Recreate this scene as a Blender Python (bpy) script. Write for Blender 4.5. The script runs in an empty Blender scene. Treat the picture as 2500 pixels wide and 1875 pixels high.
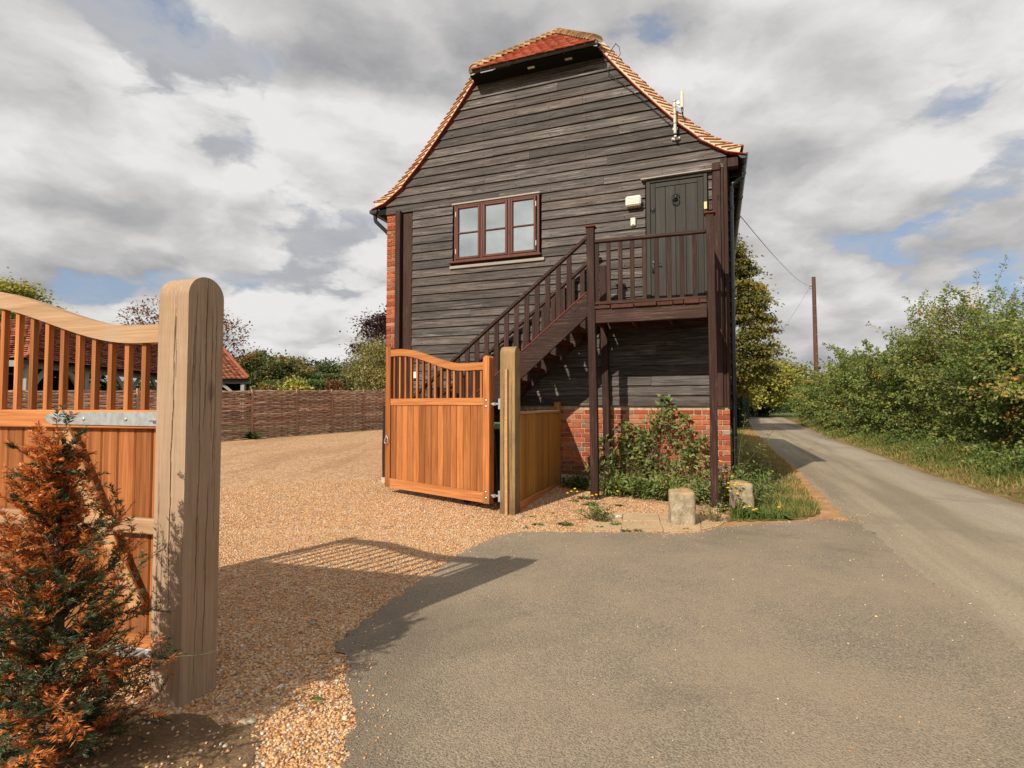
import bpy, bmesh, math, random
import numpy as np
from mathutils import Vector, Matrix
R = math.radians
random.seed(7)
rng = np.random.default_rng(11)
scene = bpy.context.scene
col = scene.collection

# ------------------------------------------------------------------ camera
cd = bpy.data.cameras.new("camera")
cam = bpy.data.objects.new("camera", cd)
col.objects.link(cam)
cd.sensor_width = 36.0
cd.lens = 19.152
cd.clip_start = 0.05
cd.clip_end = 4000
cam.location = (0, 0, 1.4)
cam.rotation_euler = (R(90 + 2.26), 0, 0)
scene.camera = cam

# ------------------------------------------------------------------ sun
SUN_AZ, SUN_EL = R(37.3), R(35.3)          # direction the light travels to
sd = bpy.data.lights.new("sun", 'SUN')
sd.energy = 5.0
sd.angle = R(0.55)
sd.color = (1.0, 0.90, 0.76)
so = bpy.data.objects.new("sun", sd)
col.objects.link(so)
so.rotation_euler = Vector((math.sin(SUN_AZ) * math.cos(SUN_EL), math.cos(SUN_AZ) * math.cos(SUN_EL),
                            -math.sin(SUN_EL))).to_track_quat('-Z', 'Y').to_euler()

scene.view_settings.view_transform = 'Standard'
scene.view_settings.look = 'None'
scene.view_settings.exposure = 0.0
scene.view_settings.gamma = 1.0
scene.view_settings.use_curve_mapping = False
scene.cycles.max_bounces = 6
scene.cycles.transparent_max_bounces = 12


# ------------------------------------------------------------------ node helper
class NT:
    def __init__(self, tree):
        self.t = tree
        self.t.nodes.clear()

    def n(self, typ, ins=None, **props):
        nd = self.t.nodes.new(typ)
        for k, v in props.items():
            setattr(nd, k, v)
        if ins:
            for k, v in ins.items():
                self.set(nd, k, v)
        return nd

    def set(self, nd, k, v):
        s = nd.inputs[k]
        if isinstance(v, bpy.types.NodeSocket):
            self.t.links.new(v, s)
        elif isinstance(v, bpy.types.Node):
            self.t.links.new(v.outputs[0], s)
        else:
            if s.type == 'RGBA' and len(v) == 3:
                v = (*v, 1)
            s.default_value = v

    def math(self, op, a, b=0.0, c=None, clamp=False):
        nd = self.n('ShaderNodeMath', {0: a, 1: b}, operation=op, use_clamp=clamp)
        if c is not None:
            self.set(nd, 2, c)
        return nd.outputs[0]

    def vmath(self, op, a, b=(0, 0, 0)):
        nd = self.n('ShaderNodeVectorMath', {0: a, 1: b}, operation=op)
        return nd.outputs[1] if op in ('LENGTH', 'DOT_PRODUCT', 'DISTANCE') else nd.outputs[0]

    def scalev(self, a, s):
        nd = self.n('ShaderNodeVectorMath', {0: a, 3: s}, operation='SCALE')
        return nd.outputs[0]

    def mapping(self, v, scale=(1, 1, 1), rot=(0, 0, 0), loc=(0, 0, 0)):
        return self.n('ShaderNodeMapping', {'Vector': v, 'Scale': scale, 'Rotation': rot, 'Location': loc}).outputs[0]

    def noise(self, v, scale, detail=4, rough=.55, dist=0.0):
        return self.n('ShaderNodeTexNoise', {'Vector': v, 'Scale': scale, 'Detail': detail, 'Roughness': rough,
                                             'Distortion': dist})

    def vor(self, v, scale, feature='F1', rnd=1.0):
        return self.n('ShaderNodeTexVoronoi', {'Vector': v, 'Scale': scale, 'Randomness': rnd}, feature=feature)

    def ramp(self, f, stops, interp='LINEAR'):
        nd = self.n('ShaderNodeValToRGB', {0: f})
        cr = nd.color_ramp
        cr.interpolation = interp
        while len(cr.elements) < len(stops):
            cr.elements.new(0.5)
        for e, (p, c) in zip(cr.elements, stops):
            e.position = p
            if not isinstance(c, (tuple, list)):
                c = (c, c, c)
            e.color = (*c[:3], 1)
        return nd.outputs[0]

    def rampf(self, f, a, b, lo=0.0, hi=1.0, smooth=True):
        return self.n('ShaderNodeMapRange', {0: f, 1: a, 2: b, 3: lo, 4: hi},
                      interpolation_type='SMOOTHSTEP' if smooth else 'LINEAR').outputs[0]

    def mix(self, f, a, b, mode='MIX'):
        nd = self.n('ShaderNodeMix', data_type='RGBA', blend_type=mode)
        nd.clamp_factor = True
        self.set(nd, 0, f)
        self.set(nd, 6, a)
        self.set(nd, 7, b)
        return nd.outputs[2]

    def bump(self, h, strength=.4, dist=.01, normal=None):
        nd = self.n('ShaderNodeBump', {'Height': h, 'Strength': strength, 'Distance': dist})
        if normal is not None:
            self.set(nd, 'Normal', normal)
        return nd.outputs[0]


def new_mat(name):
    m = bpy.data.materials.new(name)
    m.use_nodes = True
    return m, NT(m.node_tree)


def finish(n, color, rough=.7, normal=None, spec=.3, metal=0.0, extra=None):
    p = n.n('ShaderNodeBsdfPrincipled', {'Base Color': color, 'Roughness': rough, 'Specular IOR Level': spec,
                                         'Metallic': metal})
    if normal is not None:
        n.set(p, 'Normal', normal)
    if extra:
        for k, v in extra.items():
            n.set(p, k, v)
    n.n('ShaderNodeOutputMaterial', {'Surface': p.outputs[0]})
    return p


# ------------------------------------------------------------------ world: Nishita sky behind broken cloud
world = bpy.data.worlds.new("World")
scene.world = world
world.use_nodes = True
w = NT(world.node_tree)
sky = w.n('ShaderNodeTexSky', sky_type='NISHITA')
sky.sun_disc = False
sky.sun_elevation = SUN_EL
sky.sun_rotation = R(217.3)
sky.air_density = 1.0
sky.dust_density = 1.5
tc = w.n('ShaderNodeTexCoord')
dirv = tc.outputs['Generated']
sp = w.n('ShaderNodeSeparateXYZ', {0: dirv})
zd = w.math('ADD', w.math('MAXIMUM', sp.outputs[2], 0.0), .34)
plane = w.n('ShaderNodeCombineXYZ', {0: w.math('DIVIDE', sp.outputs[0], zd), 1: w.math('DIVIDE', sp.outputs[1], zd), 2: w.math('MULTIPLY', sp.outputs[2], 1.5)}).outputs[0]
CLOUD_OFF = (17.7, 13.1, 2.6)
cv = w.vmath('ADD', plane, CLOUD_OFF)
wn = w.noise(cv, 3.4, 5, .6).outputs[1]
cvw = w.vmath('ADD', cv, w.scalev(w.vmath('SUBTRACT', wn, (.5, .5, .5)), .20))


def billow(v, scale):
    """rounded cloud heads: two octaves of plain cell noise"""
    a = w.n('ShaderNodeTexVoronoi', {'Vector': v, 'Scale': scale}, feature='F1').outputs['Distance']
    c = w.n('ShaderNodeTexVoronoi', {'Vector': v, 'Scale': scale * 2.3}, feature='F1').outputs['Distance']
    return w.math('SUBTRACT', 1.0, w.math('ADD', w.math('MULTIPLY', a, .62), w.math('MULTIPLY', c, .30)))


UP = (0.0, -.08, .10)
cvu = w.vmath('ADD', cvw, UP)
b0, b1 = billow(cvw, 2.5), billow(cvu, 2.5)
g0, g1 = w.noise(cvw, 2.2, 9, .60).outputs[0], w.noise(cvu, 2.2, 7, .60).outputs[0]
d0 = w.math('ADD', w.math('MULTIPLY', b0, .55), w.math('MULTIPLY', g0, .60))
d1 = w.math('ADD', w.math('MULTIPLY', b1, .55), w.math('MULTIPLY', g1, .60))
big = w.noise(cv, .8, 3, .5).outputs[0]
tone = w.noise(w.vmath('ADD', cv, (5.1, 2.2, 7.7)), 1.1, 4, .55).outputs[0]
cover = w.math('ADD', d0, w.math('MULTIPLY', w.math('SUBTRACT', big, .5), .55))
covf = w.rampf(cover, .462, .530)
lit = w.math('MULTIPLY', w.math('SUBTRACT', d0, d1), 2.4)
lit = w.math('ADD', lit, w.math('MULTIPLY', w.math('SUBTRACT', tone, .5), 1.9))
lit = w.math('SUBTRACT', lit, w.math('MULTIPLY', w.rampf(cover, .55, .80), .26))
litf = w.math('ADD', lit, .79, clamp=True)
ccol = w.ramp(litf, [(0.0, (.26, .255, .27)), (.3, (.40, .395, .405)), (.6, (.57, .56, .555)), (1.0, (.82, .81, .795))])
ccol = w.mix(1.0, ccol, (10, 10, 10), 'MULTIPLY')
skyc = w.mix(.5, w.mix(1.0, sky.outputs[0], (.95, .97, 1.04), 'MULTIPLY'), (4.0, 4.9, 6.3))
# high thin veil with mottled gaps behind the heaps
vn = w.noise(w.vmath('ADD', cvw, (2.7, 6.1, 3.3)), 2.6, 8, .62).outputs[0]
veilf = w.rampf(w.math('ADD', w.math('MULTIPLY', vn, .6), w.math('MULTIPLY', tone, .4)), .42, .56, 0, .88)
veilc = w.mix(w.rampf(vn, .40, .66), (5.9, 5.85, 5.9), (4.5, 4.5, 4.65))
skyc = w.mix(veilf, skyc, veilc)
full = w.mix(covf, skyc, ccol)
bg = w.n('ShaderNodeBackground', {'Color': full, 'Strength': 0.1})
w.n('ShaderNodeOutputWorld', {'Surface': bg.outputs[0]})


# ------------------------------------------------------------------ materials
def wood(name, dark, light, axis='Z', along=1.3, across=26, rough=.7, bump=.35, bd=.004, vary=.25, blotch=None,
         blotch_amt=.0, spec=.12, saw=0.0, con=1.0, hue=None, silver=None, foot=0.0, knots=.55):
    m, n = new_mat(name)
    tcn = n.n('ShaderNodeTexCoord')
    oi = n.n('ShaderNodeObjectInfo')
    off = n.scalev(n.n('ShaderNodeCombineXYZ', {0: oi.outputs['Random'], 1: oi.outputs['Random'], 2: oi.outputs['Random']}).outputs[0], 37.0)
    v = n.vmath('ADD', tcn.outputs['Object'], off)
    sc = {'X': (along, across, across), 'Y': (across, along, across), 'Z': (across, across, along)}[axis]
    v1 = n.mapping(v, sc)
    g1 = n.noise(v1, 1.0, 6, .6, .8).outputs[0]
    sc2 = tuple(s * (5.5 if s == across else 3.0) for s in sc)
    g2 = n.noise(n.mapping(v, sc2), 1.0, 3, .6, .3).outputs[0]
    f = n.math('ADD', n.math('MULTIPLY', g1, .62), n.math('MULTIPLY', g2, .38))
    c = n.ramp(f, [(.5 - .2 / con, dark), (.5 + .02 / con, tuple((a + b) / 2 for a, b in zip(dark, light))), (.5 + .2 / con, light)])
    if blotch:
        b = n.noise(v, 2.3, 4, .6).outputs[0]
        c = n.mix(n.math('MULTIPLY', n.rampf(b, .45, .7), blotch_amt), c, blotch)
    if silver:
        sg = n.noise(n.mapping(v, tuple(s_ * (2.6 if s_ == across else 1.7) for s_ in sc)), 1.0, 6, .72, .9).outputs[0]
        wear = n.noise(v, 1.1, 4, .6).outputs[0]
        c = n.mix(n.math('MULTIPLY', n.rampf(sg, .50, .68), n.rampf(wear, .34, .66, .15, 1.0)), c, silver)
    if hue:
        c = n.mix(n.math('MULTIPLY', n.math('FRACT', n.math('MULTIPLY', oi.outputs['Random'], 13.7)), .75), c, n.mix(1.0, c, hue, 'MULTIPLY'))
    rv = n.math('MULTIPLY', n.math('FRACT', n.math('MULTIPLY', oi.outputs['Random'], 7.31)), 2 * vary)
    br = n.math('ADD', rv, 1.0 - vary)
    c = n.mix(1.0, c, n.n('ShaderNodeCombineColor', {0: br, 1: br, 2: br}).outputs[0], 'MULTIPLY')
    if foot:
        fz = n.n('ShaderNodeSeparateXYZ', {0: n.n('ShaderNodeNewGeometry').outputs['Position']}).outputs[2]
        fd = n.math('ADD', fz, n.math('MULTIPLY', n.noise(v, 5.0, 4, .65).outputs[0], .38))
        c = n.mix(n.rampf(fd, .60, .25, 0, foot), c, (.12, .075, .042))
    kn = n.vor(n.mapping(v, tuple(3.1 if s_ == across else 1.15 for s_ in sc)), 1.0).outputs['Distance']
    c = n.mix(n.rampf(kn, .085, .03, 0, knots), c, tuple(x * .45 for x in dark))
    h = f
    if saw:
        axi = {'X': 0, 'Y': 1, 'Z': 2}[axis]
        s = n.n('ShaderNodeSeparateXYZ', {0: v}).outputs[axi]
        wv = n.math('SINE', n.math('MULTIPLY', s, 110.0))
        h = n.math('ADD', f, n.math('MULTIPLY', wv, saw))
    nb = n.bump(h, bump, bd)
    finish(n, c, rough, nb, spec)
    return m


M = {}
M['board'] = wood('weathered_boards', (.018, .0152, .0138), (.112, .095, .085), 'X', 1.1, 32, .58, .9, .008, .36, None, 0, .2, con=1.75, hue=(.92, .79, .73), silver=(.32, .293, .272))
M['trim'] = wood('dark_stained_timber', (.019, .0096, .0076), (.064, .0325, .0245), 'Z', 1.2, 28, .6, .35, .004, .2, spec=.12, silver=(.13, .075, .058))
M['trimx'] = wood('dark_stained_rail', (.021, .0104, .0082), (.068, .0350, .0270), 'X', 1.2, 28, .6, .35, .004, .2, None, 0, .12, silver=(.17, .115, .092))
M['trimy'] = wood('dark_stained_plank', (.045, .016, .010), (.13, .052, .032), 'Y', 1.2, 28, .6, .3, .003, .25, spec=.12)
M['redcap'] = wood('red_stained_capping', (.09, .02, .014), (.20, .05, .035), 'X', 1.2, 28, .5, .2, .003, .1)
M['greydoor'] = wood('grey_painted_door', (.033, .031, .027), (.066, .062, .054), 'Z', 1.1, 24, .6, .3, .003, .14)
M['window_wood'] = wood('red_brown_window_wood', (.070, .021, .014), (.155, .055, .036), 'Z', 1.2, 30, .5, .15, .002, .08, spec=.2)
M['palewood'] = wood('bleached_board', (.26, .235, .20), (.50, .46, .41), 'X', 1.2, 26, .7, .2, .002, .1)
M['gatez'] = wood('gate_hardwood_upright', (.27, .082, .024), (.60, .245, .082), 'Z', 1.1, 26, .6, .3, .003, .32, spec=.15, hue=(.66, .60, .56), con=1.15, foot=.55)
M['gatex'] = wood('gate_hardwood_rail', (.32, .105, .032), (.61, .26, .092), 'X', 1.1, 26, .6, .3, .003, .10, spec=.15, con=1.15)
M['gatex_old'] = wood('weathered_gate_rail', (.30, .16, .075), (.60, .40, .235), 'X', 1.1, 26, .62, .3, .003, .10, (.42, .33, .24), .5, .25)
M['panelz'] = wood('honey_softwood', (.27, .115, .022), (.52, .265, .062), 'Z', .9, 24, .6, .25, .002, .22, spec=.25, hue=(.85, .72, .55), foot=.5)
M['brace'] = wood('pale_brace', (.42, .21, .09), (.66, .40, .20), 'X', 1.1, 26, .6, .2, .002, .1)
M['oak'] = wood('green_oak', (.29, .198, .128), (.49, .350, .238), 'Z', 1.8, 52, .8, .6, .003, .03, (.34, .22, .13), .6, .1, saw=.10, con=1.0, hue=None, silver=(.46, .365, .27))
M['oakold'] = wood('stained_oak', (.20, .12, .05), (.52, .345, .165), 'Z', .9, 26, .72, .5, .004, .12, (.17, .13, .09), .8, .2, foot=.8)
M['silver_oak'] = wood('silver_oak', (.24, .22, .19), (.48, .45, .40), 'Z', 1, 20, .75, .3, .003, .1)
M['hazel'] = wood('hazel_rods', (.27, .155, .105), (.66, .46, .345), 'X', 1.4, 40, .7, .4, .004, .40, (.74, .66, .58), .55)
M['hazelz'] = wood('hazel_stakes', (.22, .125, .085), (.48, .32, .225), 'Z', 1.4, 40, .7, .4, .004, .2)
M['pole'] = wood('creosoted_pole', (.062, .032, .021), (.17, .085, .054), 'Z', .6, 12, .7, .3, .004, .1)
M['bark'] = wood('bark', (.05, .038, .028), (.15, .12, .09), 'Z', 3, 16, .85, .8, .02, .2)
M['twig'] = wood('twigs', (.09, .055, .035), (.25, .17, .11), 'Z', 3, 30, .8, .2, .002, .2)


def plain(name, c, rough=.6, spec=.3, metal=0.0, noise=0.0, scale=30, bump=0.0, bd=.002, c2=None):
    m, n = new_mat(name)
    t = n.n('ShaderNodeTexCoord').outputs['Object']
    if noise or bump:
        f = n.noise(t, scale, 5, .6).outputs[0]
        cc = n.ramp(f, [(.3, tuple(x * (1 - noise) for x in c)), (.7, c2 or tuple(min(1, x * (1 + noise)) for x in c))])
        finish(n, cc, rough, n.bump(f, bump, bd) if bump else None, spec, metal)
    else:
        finish(n, c, rough, None, spec, metal)
    return m


M['galv'] = plain('galvanised_steel', (.46, .49, .50), .42, .5, .55, .25, 22)
M['chrome'] = plain('bright_steel', (.70, .70, .70), .25, .5, 1.0)
M['iron'] = plain('black_iron', (.012, .012, .013), .42, .5, 0, .4, 60, .4)
M['plastic_black'] = plain('black_gutter_plastic', (.020, .022, .025), .34, .5)
M['gutter_grey'] = plain('dark_grey_gutter', (.030, .034, .040), .35, .5)
M['bin'] = plain('bin_plastic', (.018, .020, .022), .5, .4)
M['binlid'] = plain('bin_lid_green', (.16, .30, .16), .5, .4)
M['white'] = plain('white_plastic', (.78, .77, .72), .45, .4)
M['cream'] = plain('cream_plastic', (.72, .66, .48), .45, .4)
M['amber'] = plain('brassy_lamp_housing', (.46, .33, .14), .5, .4)
M['yellow_box'] = plain('yellowed_plastic', (.76, .58, .24), .45, .4)
M['grey_pole'] = plain('zinc_grey', (.55, .54, .46), .5, .4)
M['curtain'] = plain('pale_curtain', (.74, .76, .72), .9, .1)
M['dark_room'] = plain('dark_room', (.06, .065, .06), .9, .1)
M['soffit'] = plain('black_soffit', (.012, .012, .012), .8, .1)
M['fascia'] = plain('grey_fascia', (.12, .11, .095), .7, .2, 0, .25, 12)
M['mortar'] = plain('lime_mortar', (.43, .335, .235), .9, .1, 0, .34, 14, .5, .004)
M['mortar_cream'] = plain('cream_roof_mortar', (.66, .545, .37), .9, .1, 0, .16, 30, .4, .004)
M['stone'] = plain('footing_stone', (.46, .38, .30), .9, .1, 0, .3, 12, .6, .01)
M['wire'] = plain('black_wire', (.02, .02, .02), .6, .3)
M['flower'] = plain('yellow_petals', (.80, .46, .02), .6, .2)


def glass_mat():
    m, n = new_mat('window_glass')
    fr = n.n('ShaderNodeLayerWeight', {'Blend': .22}).outputs['Fresnel']
    f = n.math('ADD', n.math('MULTIPLY', fr, .5), .66, clamp=True)
    tr = n.n('ShaderNodeBsdfTransparent', {'Color': (.88, .93, .90)})
    gl = n.n('ShaderNodeBsdfGlossy', {'Color': (.95, .99, .97), 'Roughness': 0.0})
    mx = n.n('ShaderNodeMixShader', {0: f, 1: tr.outputs[0], 2: gl.outputs[0]})
    n.n('ShaderNodeOutputMaterial', {'Surface': mx.outputs[0]})
    return m


M['glass'] = glass_mat()


def brick_mat():
    m, n = new_mat('old_red_brick')
    tcn = n.n('ShaderNodeTexCoord')
    oi = n.n('ShaderNodeObjectInfo')
    at = n.n('ShaderNodeAttribute', attribute_name='tint')
    rnd = n.math('FRACT', n.math('ADD', n.math('MULTIPLY', oi.outputs['Random'], 5.37), at.outputs['Fac']))
    off = n.scalev(n.n('ShaderNodeCombineXYZ', {0: rnd, 1: rnd, 2: rnd}).outputs[0], 23.0)
    v = n.vmath('ADD', tcn.outputs['Object'], off)
    base = n.ramp(rnd, [(0, (.22, .050, .027)), (.3, (.33, .078, .035)), (.55, (.45, .125, .048)), (.75, (.26, .060, .034)),
                        (.86, (.46, .20, .105)), (.93, (.20, .095, .075)), (1.0, (.34, .25, .19))])
    f = n.noise(v, 26, 5, .65).outputs[0]
    c = n.mix(n.rampf(f, .5, .75, 0, .55), base, (.42, .27, .18))
    c = n.mix(n.rampf(f, .48, .25, 0, .6), c, (.13, .045, .03))
    wz = n.n('ShaderNodeSeparateXYZ', {0: n.n('ShaderNodeNewGeometry').outputs['Position']}).outputs[2]
    dz = n.math('ADD', wz, n.math('MULTIPLY', n.noise(n.n('ShaderNodeNewGeometry').outputs['Position'], 3.5, 4, .6).outputs[0], .55))
    c = n.mix(n.rampf(dz, .85, .45, 0, .6), c, (.17, .10, .06))
    finish(n, c, .88, n.bump(n.noise(v, 60, 5, .7).outputs[0], .6, .004), .15)
    return m


M['brick'] = brick_mat()


def tile_mat(name, c0, c1, c2):
    m, n = new_mat(name)
    tcn = n.n('ShaderNodeTexCoord')
    oi = n.n('ShaderNodeObjectInfo')
    at = n.n('ShaderNodeAttribute', attribute_name='tint')
    rnd = n.math('FRACT', n.math('ADD', n.math('MULTIPLY', oi.outputs['Random'], 5.37), at.outputs['Fac']))
    v = n.vmath('ADD', tcn.outputs['Object'], n.scalev(n.n('ShaderNodeCombineXYZ', {0: rnd, 1: rnd, 2: rnd}).outputs[0], 11.0))
    c = n.ramp(rnd, [(0, c0), (.45, c1), (.8, c2), (1, tuple(x * .55 for x in c0))])
    f = n.noise(v, 14, 5, .6).outputs[0]
    c = n.mix(n.rampf(f, .45, .65, 0, .75), c, tuple(x * .45 for x in c0))
    finish(n, c, .78, n.bump(f, .3, .004), .2)
    return m


M['tile'] = tile_mat('red_clay_tile', (.33, .060, .028), (.44, .095, .040), (.52, .17, .085))
M['verge'] = tile_mat('verge_clay_tile', (.40, .11, .045), (.55, .22, .09), (.62, .36, .19))
M['bonnet'] = tile_mat('lichened_bonnet_tile', (.46, .24, .11), (.60, .42, .235), (.66, .51, .31))
M['undercloak'] = tile_mat('undercloak_tile', (.26, .035, .022), (.32, .05, .03), (.36, .06, .035))
M['oldtile'] = tile_mat('old_clay_tile', (.24, .065, .038), (.40, .125, .066), (.52, .23, .14))


def leaf_mat(name, stops, rough=.5, trans=.3, spec=.35):
    m, n = new_mat(name)
    at = n.n('ShaderNodeAttribute', attribute_name='tint')
    c = n.ramp(at.outputs['Fac'], stops)
    p = n.n('ShaderNodeBsdfPrincipled', {'Base Color': c, 'Roughness': rough, 'Specular IOR Level': spec})
    t = n.n('ShaderNodeBsdfTranslucent', {'Color': n.mix(1.0, c, (1.25, 1.2, .6), 'MULTIPLY')})
    mx = n.n('ShaderNodeMixShader', {0: trans, 1: p.outputs[0], 2: t.outputs[0]})
    n.n('ShaderNodeOutputMaterial', {'Surface': mx.outputs[0]})
    return m


M['hazel_leaf'] = leaf_mat('hazel_leaves', [(0, (.050, .080, .016)), (.35, (.130, .185, .036)), (.65, (.240, .285, .065)), (.86, (.38, .355, .105)), (.93, (.40, .25, .04)), (1, (.34, .12, .05))])
M['lime_leaf'] = leaf_mat('golden_green_leaves', [(0, (.060, .070, .015)), (.4, (.130, .125, .024)), (.7, (.215, .175, .032)), (1, (.33, .225, .042))])
M['oak_leaf'] = leaf_mat('oak_leaves', [(0, (.050, .070, .024)), (.5, (.11, .145, .042)), (.85, (.21, .20, .06)), (1, (.36, .18, .055))])
M['far_leaf'] = leaf_mat('far_leaves', [(0, (.05, .066, .034)), (.5, (.09, .115, .05)), (1, (.17, .18, .075))])
M['yellow_green_leaf'] = leaf_mat('yellow_green_leaves', [(0, (.15, .165, .03)), (.5, (.31, .30, .055)), (1, (.50, .42, .09))])  # the leaves' own bright yellow-green, varied by tint
M['purple_leaf'] = leaf_mat('purple_leaves', [(0, (.030, .012, .014)), (.5, (.060, .024, .026)), (1, (.13, .055, .048))])
M['olive_leaf'] = leaf_mat('olive_leaves', [(0, (.12, .11, .036)), (.5, (.25, .225, .075)), (1, (.42, .36, .13))])
M['rust_leaf'] = leaf_mat('rusty_leaves', [(0, (.09, .035, .018)), (.5, (.19, .075, .030)), (1, (.33, .17, .06))])
M['box_leaf'] = leaf_mat('clipped_hedge_leaves', [(0, (.030, .060, .014)), (.5, (.075, .130, .026)), (1, (.15, .21, .05))])
M['dark_leaf'] = leaf_mat('dark_leaves', [(0, (.02, .036, .012)), (.5, (.045, .070, .022)), (1, (.10, .13, .04))])
M['weed_leaf'] = leaf_mat('weed_leaves', [(0, (.065, .105, .026)), (.5, (.160, .225, .056)), (.82, (.27, .31, .09)), (.92, (.38, .29, .11)), (1, (.44, .25, .09))])
M['rose_leaf'] = leaf_mat('rose_leaves', [(0, (.09, .135, .040)), (.5, (.20, .265, .075)), (.88, (.34, .36, .12)), (1, (.45, .26, .06))])
M['grass'] = leaf_mat('grass_blades', [(0, (.060, .105, .018)), (.4, (.125, .185, .036)), (.65, (.24, .235, .07)), (.85, (.42, .30, .125)), (1, (.52, .33, .15))], .6)
M['needle'] = leaf_mat('yew_needles', [(0, (.022, .044, .018)), (.35, (.050, .086, .032)), (.52, (.10, .145, .055)), (.58, (.34, .085, .016)), (.8, (.58, .165, .030)), (1, (.68, .27, .075))], .45, .2)


def gravel_mat():
    m, n = new_mat('golden_gravel')
    g = n.n('ShaderNodeNewGeometry')
    v = g.outputs['Position']
    vw = n.vmath('ADD', v, n.scalev(n.noise(v, 40, 2, .5).outputs[1], .012))
    vo = n.vor(vw, 62)
    rnd = n.n('ShaderNodeSeparateColor', {0: vo.outputs['Color']}).outputs[0]
    c = n.ramp(rnd, [(0, (.27, .120, .050)), (.2, (.46, .220, .088)), (.4, (.61, .335, .145)), (.55, (.72, .465, .240)), (.72, (.56, .310, .140)),
                     (.82, (.78, .63, .44)), (.92, (.32, .235, .17)), (1, (.74, .68, .59))])
    d = vo.outputs['Distance']
    c = n.mix(n.rampf(d, .55, .95, 0, .55), c, (.20, .10, .045))
    big = n.noise(v, .9, 4, .6).outputs[0]
    c = n.mix(n.rampf(big, .5, .72, 0, .22), c, (.36, .19, .085))
    v2 = n.vor(v, 17)
    r2 = n.n('ShaderNodeSeparateColor', {0: v2.outputs['Color']}).outputs[0]
    c = n.mix(n.rampf(r2, .55, 1.0, 0, .38, False), c, (.25, .115, .05))
    c = n.mix(n.rampf(r2, .35, 0.0, 0, .30, False), c, (.80, .60, .38))
    trk = n.noise(n.mapping(v, (1.0, .16, 1), (0, 0, R(-62))), 1.2, 4, .6).outputs[0]
    c = n.mix(n.rampf(trk, .50, .64, 0, .42), c, (.34, .19, .095))
    hgt = n.math('SUBTRACT', 1.0, d)
    nb = n.bump(hgt, .9, .012, n.bump(n.noise(v, 7, 4, .6).outputs[0], .5, .05))
    finish(n, c, .8, nb, .2)
    return m


def tarmac_mat():
    m, n = new_mat('worn_tarmac')
    v = n.n('ShaderNodeNewGeometry').outputs['Position']
    vo = n.vor(n.vmath('ADD', v, n.scalev(n.noise(v, 60, 2, .5).outputs[1], .008)), 125)
    rnd = n.n('ShaderNodeSeparateColor', {0: vo.outputs['Color']}).outputs[0]
    chip = n.ramp(rnd, [(0, (.13, .110, .086)), (.5, (.205, .172, .132)), (.9, (.265, .220, .165)), (1, (.38, .33, .265))])
    gap = n.mix(n.noise(v, 9, 3, .6).outputs[0], (.310, .240, .162), (.365, .290, .200))
    patch = n.noise(v, 1.1, 5, .62, .4).outputs[0]
    gapamt = n.rampf(n.math('ADD', vo.outputs['Distance'], n.math('MULTIPLY', n.math('SUBTRACT', patch, .5), 1.1)), .30, .72, .10, .95)
    c = n.mix(gapamt, chip, gap)
    # bare dark binder along the ragged gravel edge and in a few old patches
    x = n.n('ShaderNodeSeparateXYZ', {0: v}).outputs[0]
    y = n.n('ShaderNodeSeparateXYZ', {0: v}).outputs[1]
    ed = n.math('ADD', x, n.math('MULTIPLY', n.noise(v, 2.2, 4, .6).outputs[0], .9))
    edge = n.rampf(ed, .25, -.25, 0, .38)
    edge = n.math('MULTIPLY', edge, n.rampf(y, 4.6, 3.4, 0, 1))
    c = n.mix(edge, c, (.072, .060, .048))
    st = n.rampf(n.noise(v, .55, 5, .6, .6).outputs[0], .56, .70, 0, .35)
    c = n.mix(n.rampf(n.noise(v, .33, 5, .6, 1.0).outputs[0], .50, .66, 0, .40), c, (.13, .108, .082))
    c = n.mix(st, c, (.10, .085, .066))
    sp = n.vor(v, 38)
    c = n.mix(n.math('LESS_THAN', sp.outputs['Distance'], .028), c, (.50, .44, .35))
    nb = n.bump(n.math('SUBTRACT', 1.0, vo.outputs['Distance']), .6, .006)
    finish(n, c, .85, nb, .2)
    return m


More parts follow.
